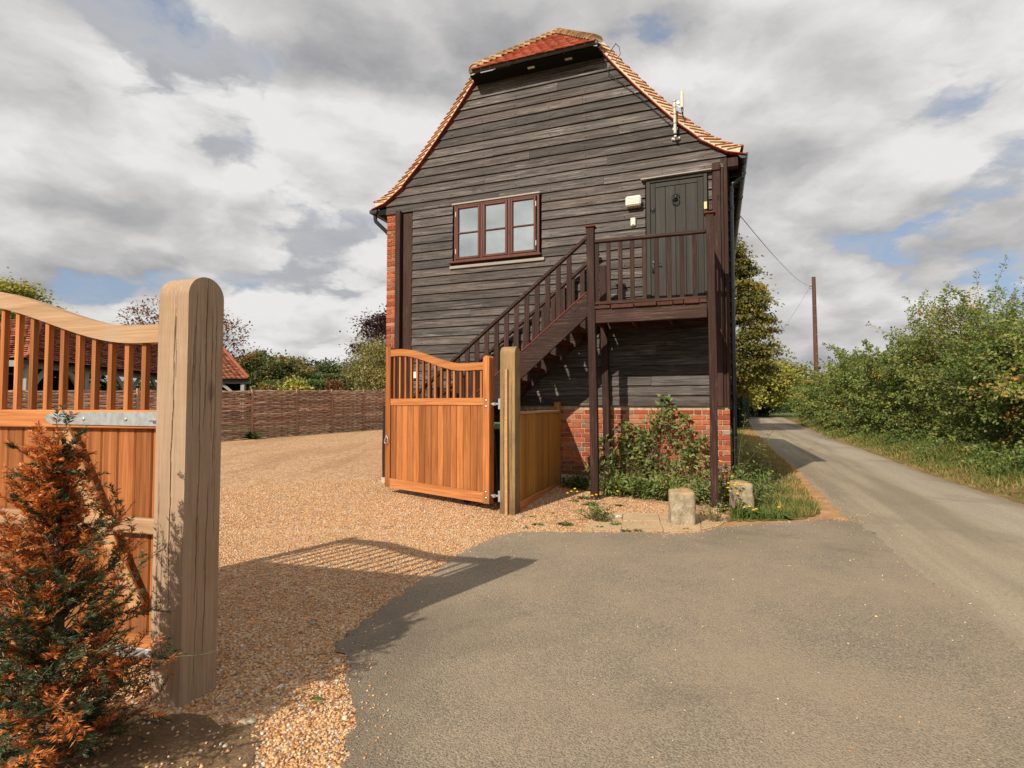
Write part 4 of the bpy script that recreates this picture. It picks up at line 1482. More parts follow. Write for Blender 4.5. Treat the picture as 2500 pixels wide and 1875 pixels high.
b.tube([(-1.63, -.12, 7.20), (-1.68, -.14, 7.12), (-1.76, -.15, 7.0), (-1.79, -.13, 6.9), (-1.78, -.10, 6.80), (-1.71, -.08, 6.72), (-1.60, -.05, 6.62), (-1.30, -.05, 6.32), (-1.0, -.05, 5.98), (-.78, -.06, 5.73)], .006, 5)
b.tube([(-1.63, -.13, 7.20), (-1.57, -.14, 7.12), (-1.55, -.14, 7.0), (-1.62, -.13, 6.93)], .005, 5)
b.build('loop', 'wire', t)

# ================================================================== GATE POSTS
GRZ = -PHI


def arch_post(name, label, mat, base, s, h, cracks, seed, group):
    """square oak post, top rounded over along its depth; real drying cracks cut into the two faces seen"""
    t = thing(name, label, 'gate post', base, GRZ, group)
    r = random.Random(seed)
    nf, nz, zb = 70, 130, -.3
    V, F = [], []
    hw = s / 2
    rad = hw
    e = .007
    zcap = h - rad
    def face(P, depthdir, cr):
        base_i = len(V)
        for j in range(nz + 1):
            for i in range(nf + 1):
                a, c = i / nf, j / nz
                p = P(a, c)
                x = (a - .5) * s
                z = p.z
                dep = 0.0
                for (x0, z0, z1, wd, dp, ph) in cr:
                    if z0 < z < z1:
                        tt = (z - z0) / (z1 - z0)
                        fall = min(1, 5 * tt, 5 * (1 - tt))
                        xc = x0 + .004 * math.sin(z * 4.1 + ph) + .0022 * math.sin(z * 13 + ph * 2) + .0012 * math.sin(z * 41 + ph)
                        q = abs(x - xc) / (.78 * wd * (.5 + .5 * fall))
                        if q < 1:
                            dep = max(dep, .55 * dp * fall * (1 - q * q * .6))
                V.append(p + depthdir * dep)
        for j in range(nz):
            for i in range(nf):
                k = base_i + j * (nf + 1) + i
                F.append((k, k + 1, k + nf + 2, k + nf + 1))
    # cross-section path in local: arch runs across local y (depth), flat across x
    def front(a, c):      # face toward -y; wraps up over the top to the crest
        z = zb + (zcap + rad * 1.571 - zb) * c
        x = (a - .5) * s
        if z <= zcap:
            return Vector((x, -hw, z))
        th = min((z - zcap) / rad, 1.571)
        return Vector((x, -hw * math.cos(th), zcap + rad * math.sin(th)))
    def side(a, c):       # face toward +x, arch outline
        y = (a - .5) * s
        top = zcap + math.sqrt(max(0, rad * rad - y * y))
        return Vector((hw, y, zb + (top - zb) * c))
    face(front, Vector((0, 1, 0)), cracks[0])
    face(side, Vector((-1, 0, 0)), cracks[1])
    V2 = np.array([tuple(v) for v in V]); F2 = np.array(F)
    me = arrays('timber', mat, V2, F2, t)
    me.data.shade_smooth(); me.data.set_sharp_from_angle(angle=R(30))
    b = MB()                     # hidden faces
    ys = [hw * math.sin(math.pi / 2 * k / 8) for k in range(9)]
    pts = [(hw * math.cos(math.pi / 2 * k / 8), zcap + rad * math.sin(math.pi / 2 * k / 8)) for k in range(9)]
    vs, fs = [], []
    prof_ = [(hw, zb)] + pts
    for x in (-hw, hw):
        for (y, z) in prof_:
            vs.append((x, y, z))
    n = len(prof_)
    for k in range(n - 1):
        fs.append((k, k + 1, n + k + 1, n + k))
    b.add(vs, fs)
    allp = [(-hw, -hw, zb)] + [(-hw, -p[0], p[1]) for p in pts][:] + [(-hw, p[0], p[1]) for p in pts[::-1]] + [(-hw, hw, zb)]
    b.add(allp, [tuple(range(len(allp)))])
    b.build('timber_back', mat, t)
    return t


rc = random.Random(8)
def cracks(n, long_, h):
    out = []
    for i in range(n):
        z0 = rc.uniform(-.1, h * .75)
        L = rc.uniform(.25, .9) if not long_ else rc.uniform(.5, 1.3)
        out.append((rc.uniform(-.085, .085), z0, min(h + .12, z0 + L), rc.uniform(.0022, .0042), rc.uniform(.008, .022), rc.uniform(0, 6)))
    return out
lf = [(.010, .35, 1.97, .0030, .025, 1.0), (-.035, .05, .85, .002, .012, 2.2)] + [(a, b_, c, d * .6, e_, f) for (a, b_, c, d, e_, f) in cracks(3, False, 2.0)]
ls = [(.0, 1.25, 2.05, .0034, .035, .5), (-.028, .35, 1.62, .0024, .03, 3), (.022, .10, 1.05, .0026, .028, 4.1), (.055, .9, 1.98, .0022, .02, 1.2), (-.062, 1.25, 1.85, .002, .02, 5), (.034, 1.2, 1.9, .0024, .03, 2)] + [(a, b_, c, d * .6, e_, f) for (a, b_, c, d, e_, f) in cracks(5, False, 2.0)]
arch_post('gate_post', 'big pale round-topped oak gate post standing behind the browning yew', 'oak', (-1.595, 2.70, 0), .198, 2.03, (lf, ls), 1, 'oak gate posts')
rf = [(-.05, .1, 1.9, .003, .02, 1), (.055, .2, 1.85, .003, .02, 2)] + cracks(5, True, 2.0)
gp2 = arch_post('gate_post', 'brown-stained round-topped oak gate post with a batten, between open gate and boarded panel', 'oakold', (-.022, 6.985, .02), .2, 2.135, (rf, cracks(5, True, 2.0)), 2, 'oak gate posts')
b = MB(); b.loft([[(-.022, -.135, -.1), (.012, -.135, -.1), (.012, -.101, -.1), (-.022, -.101, -.1)], [(-.026, -.133, 1.0), (.008, -.133, 1.0), (.008, -.101, 1.0), (-.026, -.101, 1.0)], [(-.024, -.130, 1.84), (.006, -.130, 1.84), (.006, -.101, 1.84), (-.024, -.101, 1.84)]])
b.build('batten', 'brace', gp2)


# ================================================================== GATES
def gate(label, base, rz, L, zb0, zb1, mats, low, high, strap=False, n=15):
    """x runs from the hinge stile (0) to the meeting stile (L). zb0/zb1: underside at hinge and free end"""
    g = thing('timber_gate', label, 'gate', base, rz, 'open timber entrance gates')
    zm0, zm1 = 1.40 + low, 1.50 + low           # mid rail
    sw, th = .105, .075
    def zbm(x): return zb0 + (zb1 - zb0) * x / L
    def curve(x):                                # underside of the swept top rail
        return low + 1.865 + .265 * sstep(.22, .86, x / L)
    def horn(x0, x1, top, z0, yo=th / 2):
        b = MB()
        pts = [(x0, z0), (x1, z0), (x1, top - .04)] + [(x1 - (x1 - x0) / 2 * (1 - math.cos(a)), top - .04 + .04 * math.sin(a)) for a in np.linspace(.2, 2.94, 8)] + [(x0, top - .04)]
        b.prism(pts, 'y', -yo, yo)
        return b.build('stile', mats[0], g)
    horn(0, sw, low + 2.045, zb0, .05); horn(L - sw, L, low + 2.285, zb1)
    xs = np.linspace(sw + .001, L - sw - .001, 25)
    b = MB()
    b.loft([[(x, -.036, curve(x)), (x, .036, curve(x)), (x, .036, curve(x) + .098), (x, -.036, curve(x) + .098)] for x in xs])
    b.build('top_rail', mats[2], g, 35)
    b = MB(); b.box(sw + .001, L - sw - .001, -.036, .036, zm0, zm1, .005); b.build('mid_rail', mats[1], g)
    b = MB(); b.prism([(sw + .001, zbm(sw)), (L - sw - .001, zbm(L - sw)), (L - sw - .001, zbm(L - sw) + .135), (sw + .001, zbm(sw) + .135)], 'y', -.036, .036)
    b.build('bottom_rail', mats[1], g)
    step = (L - 2 * sw) / n
    for i in range(n):
        x0 = sw + i * step
        xc = x0 + step / 2
        if i > 0 or True:
            b = MB(); w_ = .0165 if not strap else .0145
            b.loft([[(xc - w_, -w_, zm1 + .0015), (xc + w_, -w_, zm1 + .0015), (xc + w_, w_, zm1 + .0015), (xc - w_, w_, zm1 + .0015)],
                    [(xc - w_, -w_, curve(xc - w_) - .001), (xc + w_, -w_, curve(xc + w_) - .001), (xc + w_, w_, curve(xc + w_) - .001), (xc - w_, w_, curve(xc - w_) - .001)]])
            b.build('baluster', mats[0], g)
        b = MB()
        z0 = zbm(xc) + .136
        yo = .024 if not strap else .002          # face of the boards on the side seen
        q = .007
        x1 = x0 + step - .0018
        x0 += .0018
        b.loft([[(x0, yo - q, z), (x0 + q, yo, z), (x1 - q, yo, z), (x1, yo - q, z), (x1, yo - .022, z), (x0, yo - .022, z)] for z in (z0, zm0 - .001)])
        b.build('plank', mats[0], g)
    return g


def dirz(a, b):
    return math.atan2(b[1] - a[1], b[0] - a[0])


# right-hand gate, folded back against the stairs: its outer face looks at the camera (-y side after rotation)
HR, FR = (-.262, 7.02), (-1.872, 8.19)
gr_ = gate('bright orange hardwood gate leaf swung open in front of the stairs', (HR[0], HR[1], 0), dirz(HR, FR), 1.99, .147, .193, ('gatez', 'gatex', 'gatex'), 0.0, 0)
# camera lies on the +y side of this leaf (x axis points away to the left), so fittings go at +y
for zc in (1.385, 1.462, .215, .290):
    b = MB(); b.sphere((.055, .052, zc), .019, 10, 5, (1, .45, 1)); b.build('bolt', 'chrome', gr_, 50)
for zc in (1.42, .25):
    b = MB(); b.tube([(.0, 0, zc), (-.13, -.02, zc)], .013, 8); b.box(-.15, -.11, -.05, .01, zc - .07, zc + .07, .004); b.tube([(-.045, 0, zc - .018), (-.045, 0, zc + .018)], .026, 8)
    b.build('hinge_bolt', 'galv', gr_, 40)
b = MB(); xx, zz_ = 1.935, .93
b.tube([(xx + .036 * math.cos(a) - .01 * math.sin(a), .066, zz_ - .045 + .052 * math.sin(a)) for a in np.linspace(0, 6.28, 20)], .0055, 6)
b.sphere((xx, .055, zz_ + .01), .016, 8, 5)
b.tube([(xx, .05, zz_ + .01), (xx + .014, .07, zz_ + .035)], .007, 6); b.build('ring_handle', 'galv', gr_, 50)

# left-hand gate behind the big post, its braced back to us
HL = (-1.62, 2.88)
aL = R(165)
FLp = (HL[0] + math.cos(aL) * 2.0, HL[1] + math.sin(aL) * 2.0)
gl_ = gate('weathered hardwood gate leaf with galvanised strap hinge behind the big oak post', (HL[0], HL[1], 0), aL, 2.0, .035, .035, ('gatez', 'gatex', 'gatex_old'), -.125, 0, strap=True)
b = MB()
zc = 1.325
b.prism([(-.05, zc - .038), (1.02, zc - .030), (1.06, zc - .012), (1.075, zc + .012), (1.03, zc + .030), (.98, zc + .038), (-.05, zc + .042)], 'y', .0365, .0445)
b.tube([(.11, .058, zc), (-.05, .058, zc)], .013, 8)
b.tube([(.005, .06, zc - .045), (.005, .06, zc + .045)], .030, 12)
b.tube([(.13, .054, zc), (.30, .056, zc)], .012, 8)
b.build('strap_hinge', 'galv', gl_, 40)
for x in (.48, .78):
    b = MB(); b.sphere((x, .0445, zc), .011, 8, 5, (1, .6, 1)); b.build('bolt', 'galv', gl_, 50)
b = MB(); b.bar((.92, .047, 1.255), (.36, .047, .33), .09, .020, (0, 1, 0), .004); b.build('brace', 'brace', gl_)
b = MB(); b.box(.107, 1.893, .022, .060, .72, .80, .006); b.build('ledge', 'gatex_old', gl_)
b = MB(); b.box(-.06, .62, .0365, .0445, .06, .12, .004); b.tube([(.0, .06, .05), (.0, .06, .14)], .028, 12); b.tube([(-.05, .06, .09), (.12, .06, .09)], .012, 8); b.build('strap_hinge', 'galv', gl_, 40)

# boarded side panel from the gate post back to the barn
PX, PY = (.055 + .02), 7.06
t = thing('boarded_panel', 'low honey-coloured boarded panel joining gate post and barn wall', 'fence panel', (PX, PY, .03), math.pi / 2 - PHI)
Lp = 1.93
for i in range(19):
    x0 = .002 + i * (Lp - .09) / 19
    x1 = x0 + (Lp - .09) / 19 - .0025
    b = MB(); b.loft([[(x0, -.014, z), (x0 + .004, -.019, z), (x1 - .004, -.019, z), (x1, -.014, z), (x1, .004, z), (x0, .004, z)] for z in (.136, 1.255)])
    b.build('plank', 'panelz', t)
b = MB(); b.box(.0, Lp - .091, -.028, .028, 0.0, .134, .006); b.build('bottom_rail', 'gatex', t)
b = MB(); b.box(.0, Lp - .091, -.045, .045, 1.257, 1.295, .008); b.build('top_rail', 'gatex_old', t)
b = MB(); b.prism([(Lp - .09, 0), (Lp, 0), (Lp, 1.39)] + [(Lp - .045 + .045 * math.cos(a), 1.39 + .04 * math.sin(a)) for a in np.linspace(.2, 2.94, 7)] + [(Lp - .09, 1.39)], 'y', -.045, .045); b.build('stile', 'panelz', t)

# wheelie bin between gate and panel
t = thing('wheelie_bin', 'black wheelie bin with green lid half hidden behind the open gate', 'bin', (-.30, 7.75, .07), -.3)
b = MB(); b.loft([[(-.21, -.22, .06), (.21, -.22, .06), (.21, .20, .06), (-.21, .20, .06)], [(-.26, -.30, 1.0), (.26, -.30, 1.0), (.26, .28, 1.0), (-.26, .28, 1.0)]])
b.box(-.28, .28, -.32, .30, .96, 1.01, .01); b.build('body', 'bin', t)
b = MB(); b.loft([[(-.285, -.33, 1.012), (.285, -.33, 1.012), (.285, .31, 1.012), (-.285, .31, 1.012)], [(-.25, -.30, 1.075), (.25, -.30, 1.075), (.25, .28, 1.085), (-.25, .28, 1.085)]]); b.build('lid', 'binlid', t)
for x in (-.25, .25):
    b = MB(); b.tube([(x - .03, -.24, .09), (x + .03, -.24, .09)], .10, 14); b.build('wheel', 'bin', t, 40)


# ================================================================== STONES
def boulder(label, x, y, z, sx, sy, h, seed, rz, taper):
    r = np.random.default_rng(seed)
    n, m = 40, 24
    V = []
    ph = r.uniform(0, 6, 12)
    for j in range(m + 1):
        t = j / m
        zz = -.06 + (h + .06) * min(1, t * 1.12)
        sc = 1 - taper * t
        if t > .893:
            k_ = (t - .893) / .107
            zz = h + .006 * k_
            sc *= (1 - k_) ** .5
        elif t > .82:
            sc *= 1 - .035 * ((t - .82) / .073) ** 2
        for i in range(n):
            a = 2 * math.pi * i / n
            c_, s__ = math.cos(a), math.sin(a)
            p = 12.0
            rad = (abs(c_) ** p + abs(s__) ** p) ** (-1 / p)
            w_ = 1 + .035 * math.sin(3 * a + ph[0] + 4 * t) + .025 * math.sin(5 * a + ph[1] - 7 * t) + .02 * math.sin(9 * a + ph[2] + 13 * t) + r.normal(0, .013)
            V.append((rad * c_ * sx / 2 * sc * w_, rad * s__ * sy / 2 * sc * w_, zz + (r.normal(0, .004) if t > .1 else 0) + .012 * math.sin(a + ph[4]) * t))
    F = []
    for j in range(m):
        for i in range(n):
            F.append((j * n + i, j * n + (i + 1) % n, (j + 1) * n + (i + 1) % n, (j + 1) * n + i))
    o = arrays('guard_stone', 'boulder', V, F, None, smooth=True)
    o.location = (x, y, z)
    o.rotation_euler = (0, 0, rz)
    return tag(o, label, 'stone', 'rough guard stones at the lane corner')


boulder('squat square-topped lichened guard stone beside the paving', 2.005, 6.50, .0, .285, .24, .395, 3, -.12, .05)
boulder('tapered lichened guard stone in the grass beyond the landing post', 3.015, 7.22, .0, .275, .24, .395, 8, -.05, .16)

# ================================================================== WATTLE FENCE
FP = np.array([-9.11, 17.25]); FD = np.array([.4966, .868])
wf = thing('wattle_fence', 'brown woven hazel wattle fence along the back of the gravel yard', 'fence', (-9.0, 17.4, .3), math.atan2(FD[1], FD[0]))
SHIFT[wf.name] = (0, 0, 0)
S_ = [-8.0, -6.48, -5.41, -4.26, -2.51, -.84, .96, 2.74, 4.33, 6.01, 7.5, 9.0]
def fpos(s):
    p = FP + FD * s
    return p, 1.4 + 37 * p[1] / 1330, float(H(p[0], p[1]))
F00 = np.array([-9.0, 17.4])
def floc(s, side, z):
    """fence-local coordinates (empty's frame)"""
    p = FP + FD * s + np.array([FD[1], -FD[0]]) * side
    d = p - F00
    return (float(d @ FD), float(d @ np.array([-FD[1], FD[0]])), z - .3)
rfn = random.Random(4)
for i, s in enumerate(S_):
    p, zt, zg = fpos(s)
    b = MB(); a = floc(s, .02, zg - .1); c = floc(s + rfn.uniform(-.02, .02), .02, zt + rfn.uniform(.03, .07))
    b.tube([a, [(a[k] + c[k]) / 2 + rfn.uniform(-.012, .012) for k in range(3)], c], [.055, .05, .046], 7)
    b.build('post', 'hazelz', wf, 50)
nrod = 0
extra = MB()
for i in range(len(S_) - 1):
    s0, s1 = S_[i] + .03, S_[i + 1] - .03
    stakes = np.linspace(s0 + .06, s1 - .06, 7)
    for q in stakes:
        _, zt, zg = fpos(q)
        b = MB() if 2 <= i else extra
        b.tube([floc(q, 0, zg - .05), floc(q + rfn.uniform(-.02, .02), 0, zt + rfn.uniform(-.03, .02))], .013, 5)
        if 2 <= i:
            b.build('stake', 'hazelz', wf)
    for j in range(25):
        t_ = (j + .5) / 25
        pts, rs = [], []
        yo = rfn.uniform(-.008, .008)
        n = 14
        for k_ in range(n + 1):
            s = s0 + (s1 - s0) * k_ / n + (rfn.uniform(-.05, .05) if k_ in (0, n) else 0)
            _, zt, zg = fpos(s)
            ph = (s - stakes[0]) / (stakes[1] - stakes[0]) * math.pi
            side = .028 * math.cos(ph) * (1 if j % 2 else -1)
            pts.append(floc(s, side, zg + .02 + (zt - zg - .02) * t_ + yo + .008 * math.sin(ph * .5 + j) + rfn.uniform(-.005, .005)))
            rs.append(rfn.uniform(.031, .041) * (1 - .2 * k_ / n))
        if 2 <= i <= 10:
            b = MB(); b.tube(pts, rs, 5); b.build('rod', 'hazel', wf, 60)
        else:
            extra.tube(pts, rs, 5)
if extra.v:
    extra.build('woven_rods', 'hazel', wf, kind='stuff')


# ================================================================== CART SHED BEYOND THE FENCE
cs = thing('cart_shed', 'open oak-framed cart shed with old red tile roof beyond the wattle fence', 'shed', (-15.2, 20, .2))
SHIFT[cs.name] = (-15.2, 20, .2)
A_ = Vector((-14.2, 16.0, 0)); u_ = Vector((-.161, .987, 0)); l_ = Vector((-.987, -.161, 0))
EZ, RZ = 2.75, 4.75
def tiled(name, q, rows, gauge_w):
    """rows of tiles laid on a roof quad q = (eave0, eave1, top1, top0)"""
    V, F, T = [], [], []
    c = 0
    e0, e1, t1, t0 = q
    nrm = (e1 - e0).cross(t0 - e0).normalized()
    if nrm.z < 0:
        nrm = -nrm
    for r in range(rows):
        a0, a1 = r / rows, min(1, (r + 1.55) / rows)
        p0, p1 = e0.lerp(t0, a0), e1.lerp(t1, a0)
        q0, q1 = e0.lerp(t0, a1), e1.lerp(t1, a1)
        n = max(1, int((p1 - p0).length / gauge_w))
        for k_ in range(n):
            for (f0, f1) in (((k_ + .02) / n, (k_ + .98) / n),):
                lf = .066 + rng.uniform(0, .022)
                pts = [p0.lerp(p1, f0) + nrm * lf, p0.lerp(p1, f1) + nrm * lf, q0.lerp(q1, f1) + nrm * .012, q0.lerp(q1, f0) + nrm * .012]
                pts2 = [p - nrm * .02 for p in pts]
                V += [tuple(p) for p in pts + pts2]
                F += [(8 * c, 8 * c + 1, 8 * c + 2, 8 * c + 3), (8 * c + 4, 8 * c + 7, 8 * c + 6, 8 * c + 5), (8 * c, 8 * c + 4, 8 * c + 5, 8 * c + 1), (8 * c + 1, 8 * c + 5, 8 * c + 6, 8 * c + 2), (8 * c + 3, 8 * c + 7, 8 * c + 4, 8 * c)]
                T += [rng.random()] * 5
                c += 1
    return arrays(name, 'oldtile', V, F, cs, T, kind='stuff')
def P3(v, z): return Vector((v.x, v.y, z))
LEN, WID = 12.0, 5.0
B_pt = A_ + u_ * LEN
R0 = A_ + l_ * 2.5 + u_ * 4.5; R1 = A_ + l_ * 2.5 + u_ * (LEN + 2.5)
A2, B2 = A_ + l_ * WID, B_pt + l_ * WID
tiled('roof_tiles', (P3(A_, EZ), P3(B_pt, EZ), P3(R1, RZ), P3(R0, RZ)), 26, .24)
tiled('roof_tiles', (P3(A2, EZ), P3(A_, EZ), P3(R0, RZ), P3(R0, RZ)), 26, .24)
r_ = -l_
C_pt = B_pt + r_ * 2.5
C2 = C_pt + Vector((-.52, .85, 0)) * 5.0
W0, W1 = B_pt + u_ * 2.5 - r_ * 2.5, C_pt + u_ * 2.5 - r_ * 2.3
tiled('roof_tiles', (P3(B_pt, EZ), P3(C_pt, EZ), P3(W1, RZ), P3(W0, RZ)), 26, .24)
tiled('roof_tiles', (P3(C_pt, EZ), P3(C2, EZ), P3(W1, RZ), P3(W1, RZ)), 26, .24)
b = MB()
def slab(q, t_=.05):
    vs = [tuple(p - Vector((0, 0, .02))) for p in q] + [tuple(p - Vector((0, 0, .02 + t_))) for p in q]
    n = len(q)
    b.add(vs, [tuple(range(n)), tuple(range(2 * n - 1, n - 1, -1))] + [(i, (i + 1) % n, n + (i + 1) % n, n + i) for i in range(n)])
slab([P3(A_, EZ), P3(B_pt, EZ), P3(R1, RZ), P3(R0, RZ)]); slab([P3(A2, EZ), P3(A_, EZ), P3(R0, RZ)]); slab([P3(B_pt, EZ), P3(C_pt, EZ), P3(W1, RZ), P3(W0, RZ)])
slab([P3(C_pt, EZ), P3(C2, EZ), P3(W1, RZ)]); slab([P3(A2, EZ), P3(B2, EZ), P3(R1, RZ), P3(R0, RZ)])
b.build('roof_deck', 'soffit', cs)
b = MB(); b.tube([P3(A_, EZ + .08), P3(R0, RZ + .08)], .09, 8); b.tube([P3(R0, RZ + .06), P3(R1, RZ + .06)], .10, 8); b.tube([P3(C_pt, EZ + .08), P3(W1, RZ + .07)], .09, 8); b.tube([P3(W0, RZ + .06), P3(W1, RZ + .06)], .1, 8)
b.build('ridge_tiles', 'oldtile', cs)
def curved_brace(p0, p1, name='brace'):
    b = MB()
    mid = (p0 + p1) / 2 + Vector((0, 0, .12))
    pts = [p0 * (1 - t) ** 2 + mid * 2 * t * (1 - t) + p1 * t * t for t in np.linspace(0, 1, 7)]
    for i in range(6):
        b.bar(pts[i], pts[i + 1], .10, .14, (0.2, .2, 1), ext=(.01, .01))
    b.build(name, 'silver_oak', cs)
ins = l_ * .3
for k_ in range(5):
    pt = A_ + ins + u_ * (.35 + k_ * 2.85)
    b = MB(); b.box(pt.x - .1, pt.x + .1, pt.y - .1, pt.y + .1, 0, EZ - .12, .01); b.build('post', 'silver_oak', cs)
    for sg in (-1, 1):
        if 0 <= k_ + sg < 5:
            curved_brace(P3(pt + u_ * sg * .08, 1.75), P3(pt + u_ * sg * .95, EZ - .18))
b = MB(); b.bar(P3(A_ + ins, EZ - .12), P3(B_pt + ins, EZ - .12), .16, .18); b.build('wall_plate', 'silver_oak', cs)
for k_, pt in enumerate((A_ + ins + l_ * 2.2, A_ + ins + l_ * 4.4)):
    b = MB(); b.box(pt.x - .1, pt.x + .1, pt.y - .1, pt.y + .1, 0, EZ - .12, .01); b.build('post', 'silver_oak', cs)
    curved_brace(P3(pt - l_ * .08, 1.75), P3(pt - l_ * .95, EZ - .18))
b = MB(); b.bar(P3(A_ + ins, EZ - .12), P3(A2, EZ - .12), .16, .18); b.build('wall_plate', 'silver_oak', cs)
pt = C_pt - r_ * .35 + u_ * .3
b = MB(); b.box(pt.x - .1, pt.x + .1, pt.y - .1, pt.y + .1, 0, EZ - .12, .01); b.build('post', 'silver_oak', cs)
curved_brace(P3(pt - r_ * .08, 1.6), P3(pt - r_ * 1.15, EZ - .16))
b = MB(); b.bar(P3(B_pt, EZ - .12) + u_ * .3, P3(C_pt, EZ - .12) + u_ * .3, .16, .18); b.build('wall_plate', 'silver_oak', cs)
b = MB(); b.bar(P3(A2 - l_ * .2, 1.3), P3(B2 - l_ * .2, 1.3), .1, 2.7); b.build('rear_boarding', 'trimx', cs)

# ================================================================== POLES AND WIRES
t = thing('telegraph_pole', 'tall brown telegraph pole rising behind the lane hedge', 'pole', (23.75, 42.5, 0))
b = MB(); b.tube([(.06, 0, -.5), (.02, 0, 5), (-.02, 0, 11.5)], [.178, .16, .136], 12); b.build('shaft', 'pole', t, 50)
b = MB()
for i in range(9):
    b.tube([(.0, -.16, 3.2 + i * .75), (.0, -.10, 3.2 + i * .75)], .012, 5)
    b.box(-.07, .07, -.158, -.15, 3.18 + i * .75, 3.2 + i * .75)
b.build('step_bolt', 'galv', t)
b = MB(); b.tube([(-.26, 0, 10.75), (-.1, 0, 10.8)], .02, 6); b.tube([(-.26 + .12 * math.cos(a), 0, 10.7 + .12 * math.sin(a)) for a in np.linspace(0, 6.3, 14)], .012, 5); b.build('hook', 'iron', t)
def wire(name, label, a, c, sag, r):
    a, c = Vector(a), Vector(c)
    b = MB(); b.tube([a.lerp(c, s) - Vector((0, 0, sag * 4 * s * (1 - s))) for s in np.linspace(0, 1, 17)], r * .5, 4)
    return tag(b.build(name, 'wire', None), label, 'wire', 'overhead wires at the telegraph pole')
ex, ey = loc(.25, 2.8)
wire('overhead_wire', 'slack overhead wire from the telegraph pole to the barn eaves', (23.5, 42.5, 10.8), (ex, ey, 5.2), .35, .016)
t = thing('far_pole', 'distant grey pole by the lane under the golden tree', 'pole', (32.1, 75.0, 0))
b = MB(); b.tube([(0, 0, -.3), (-.06, 0, 6.3)], [.26, .20], 8); b.build('shaft', 'silver_oak', t, 50)
b = MB(); b.tube([(-.45, -.1, 0), (-.45, -.1, 2.2)], .10, 6); b.tube([(-.45, -.1, 2.2), (-.38, -.1, 4.8)], .05, 5); b.build('guard', 'white', t)
wire('overhead_wire', 'steep overhead wire from the telegraph pole down toward the far pole', (23.5, 42.5, 10.8), (32.0, 75, 6.2), .9, .016)
t = thing('house_sign', 'small white sign board at the bend of the lane', 'sign', (30.9, 74, 0))
b = MB(); b.box(-.06, .06, -.06, .06, -.2, .6); b.build('post', 'silver_oak', t)
b = MB(); b.box(-.28, .28, -.1, -.062, .55, .95, .02); b.build('board', 'white', t)


# ================================================================== VEGETATION
def unit(v):
    return v / np.maximum(1e-9, np.linalg.norm(v, axis=-1, keepdims=True))


LEAF_FACE = np.array([-.40, -.52, .85])          # leaves face the light: up and toward the sun


def leaf_quads(C, A, L, W, r, fold=.25):
    """one diamond leaf per centre: A axis directions (n,3)"""
    n = len(C)
    A = unit(A)
    rd = r.normal(size=(n, 3)) * .55 + LEAF_FACE
    Bv = unit(np.cross(rd, A))
    Nv = np.cross(A, Bv)
    L = np.broadcast_to(np.asarray(L, float), (n,))[:, None]
    W = np.broadcast_to(np.asarray(W, float), (n,))[:, None]
    b0 = C - A * L * .5
    tip = C + A * L * .5 + Nv * L * fold * .5
    l = C - A * L * .08 + Bv * W * .5 + Nv * W * fold
    rr_ = C - A * L * .08 - Bv * W * .5 + Nv * W * fold
    V = np.stack([b0, rr_, tip, l], 1).reshape(-1, 3)
    F = np.arange(n * 4).reshape(n, 4)
    return V, F


def curve_pts(P0, D0, L, n, r, gravity=-.3, wob=.15):
    """(m,n,3) polylines growing from P0 along D0"""
    m = len(P0)
    P = np.zeros((m, n, 3))
    D = unit(D0.copy())
    P[:, 0] = P0
    st = (L / (n - 1))[:, None]
    for i in range(1, n):
        D = unit(D + r.normal(size=(m, 3)) * wob + np.array([0, 0, gravity]) / n)
        P[:, i] = P[:, i - 1] + D * st
    return P


def tubes(P, R0, R1, k=3):
    """many thin tubes: P (m,n,3)"""
    m, n, _ = P.shape
    T = unit(np.gradient(P, axis=1))
    up = np.where(np.abs(T[..., 2:3]) > .9, np.array([1., 0, 0]), np.array([0, 0, 1.]))
    X = unit(np.cross(up, T)); Y = np.cross(T, X)
    R0, R1 = np.broadcast_to(R0, (m,)), np.broadcast_to(R1, (m,))
    rad = R0[:, None] + (R1 - R0)[:, None] * np.linspace(0, 1, n)[None]
    a = 2 * np.pi * np.arange(k) / k
    V = P[:, :, None] + (X[:, :, None] * np.cos(a)[:, None] + Y[:, :, None] * np.sin(a)[:, None]) * rad[:, :, None, None]
    i = (np.arange(m)[:, None, None] * n + np.arange(n - 1)[None, :, None]) * k
    j = np.arange(k)[None, None]
    F = np.stack([i + j, i + (j + 1) % k, i + k + (j + 1) % k, i + k + j], -1).reshape(-1, 4)
    return V.reshape(-1, 3), F


def on_curves(P, t):
    """points and tangents at parameters t (m,q) in 0..1"""
    m, n, _ = P.shape
    f = np.clip(t * (n - 1), 0, n - 1.001)
    i = f.astype(int)
    fr = (f - i)[..., None]
    mi = np.arange(m)[:, None]
    a, b_ = P[mi, i], P[mi, i + 1]
    return a + (b_ - a) * fr, unit(b_ - a)


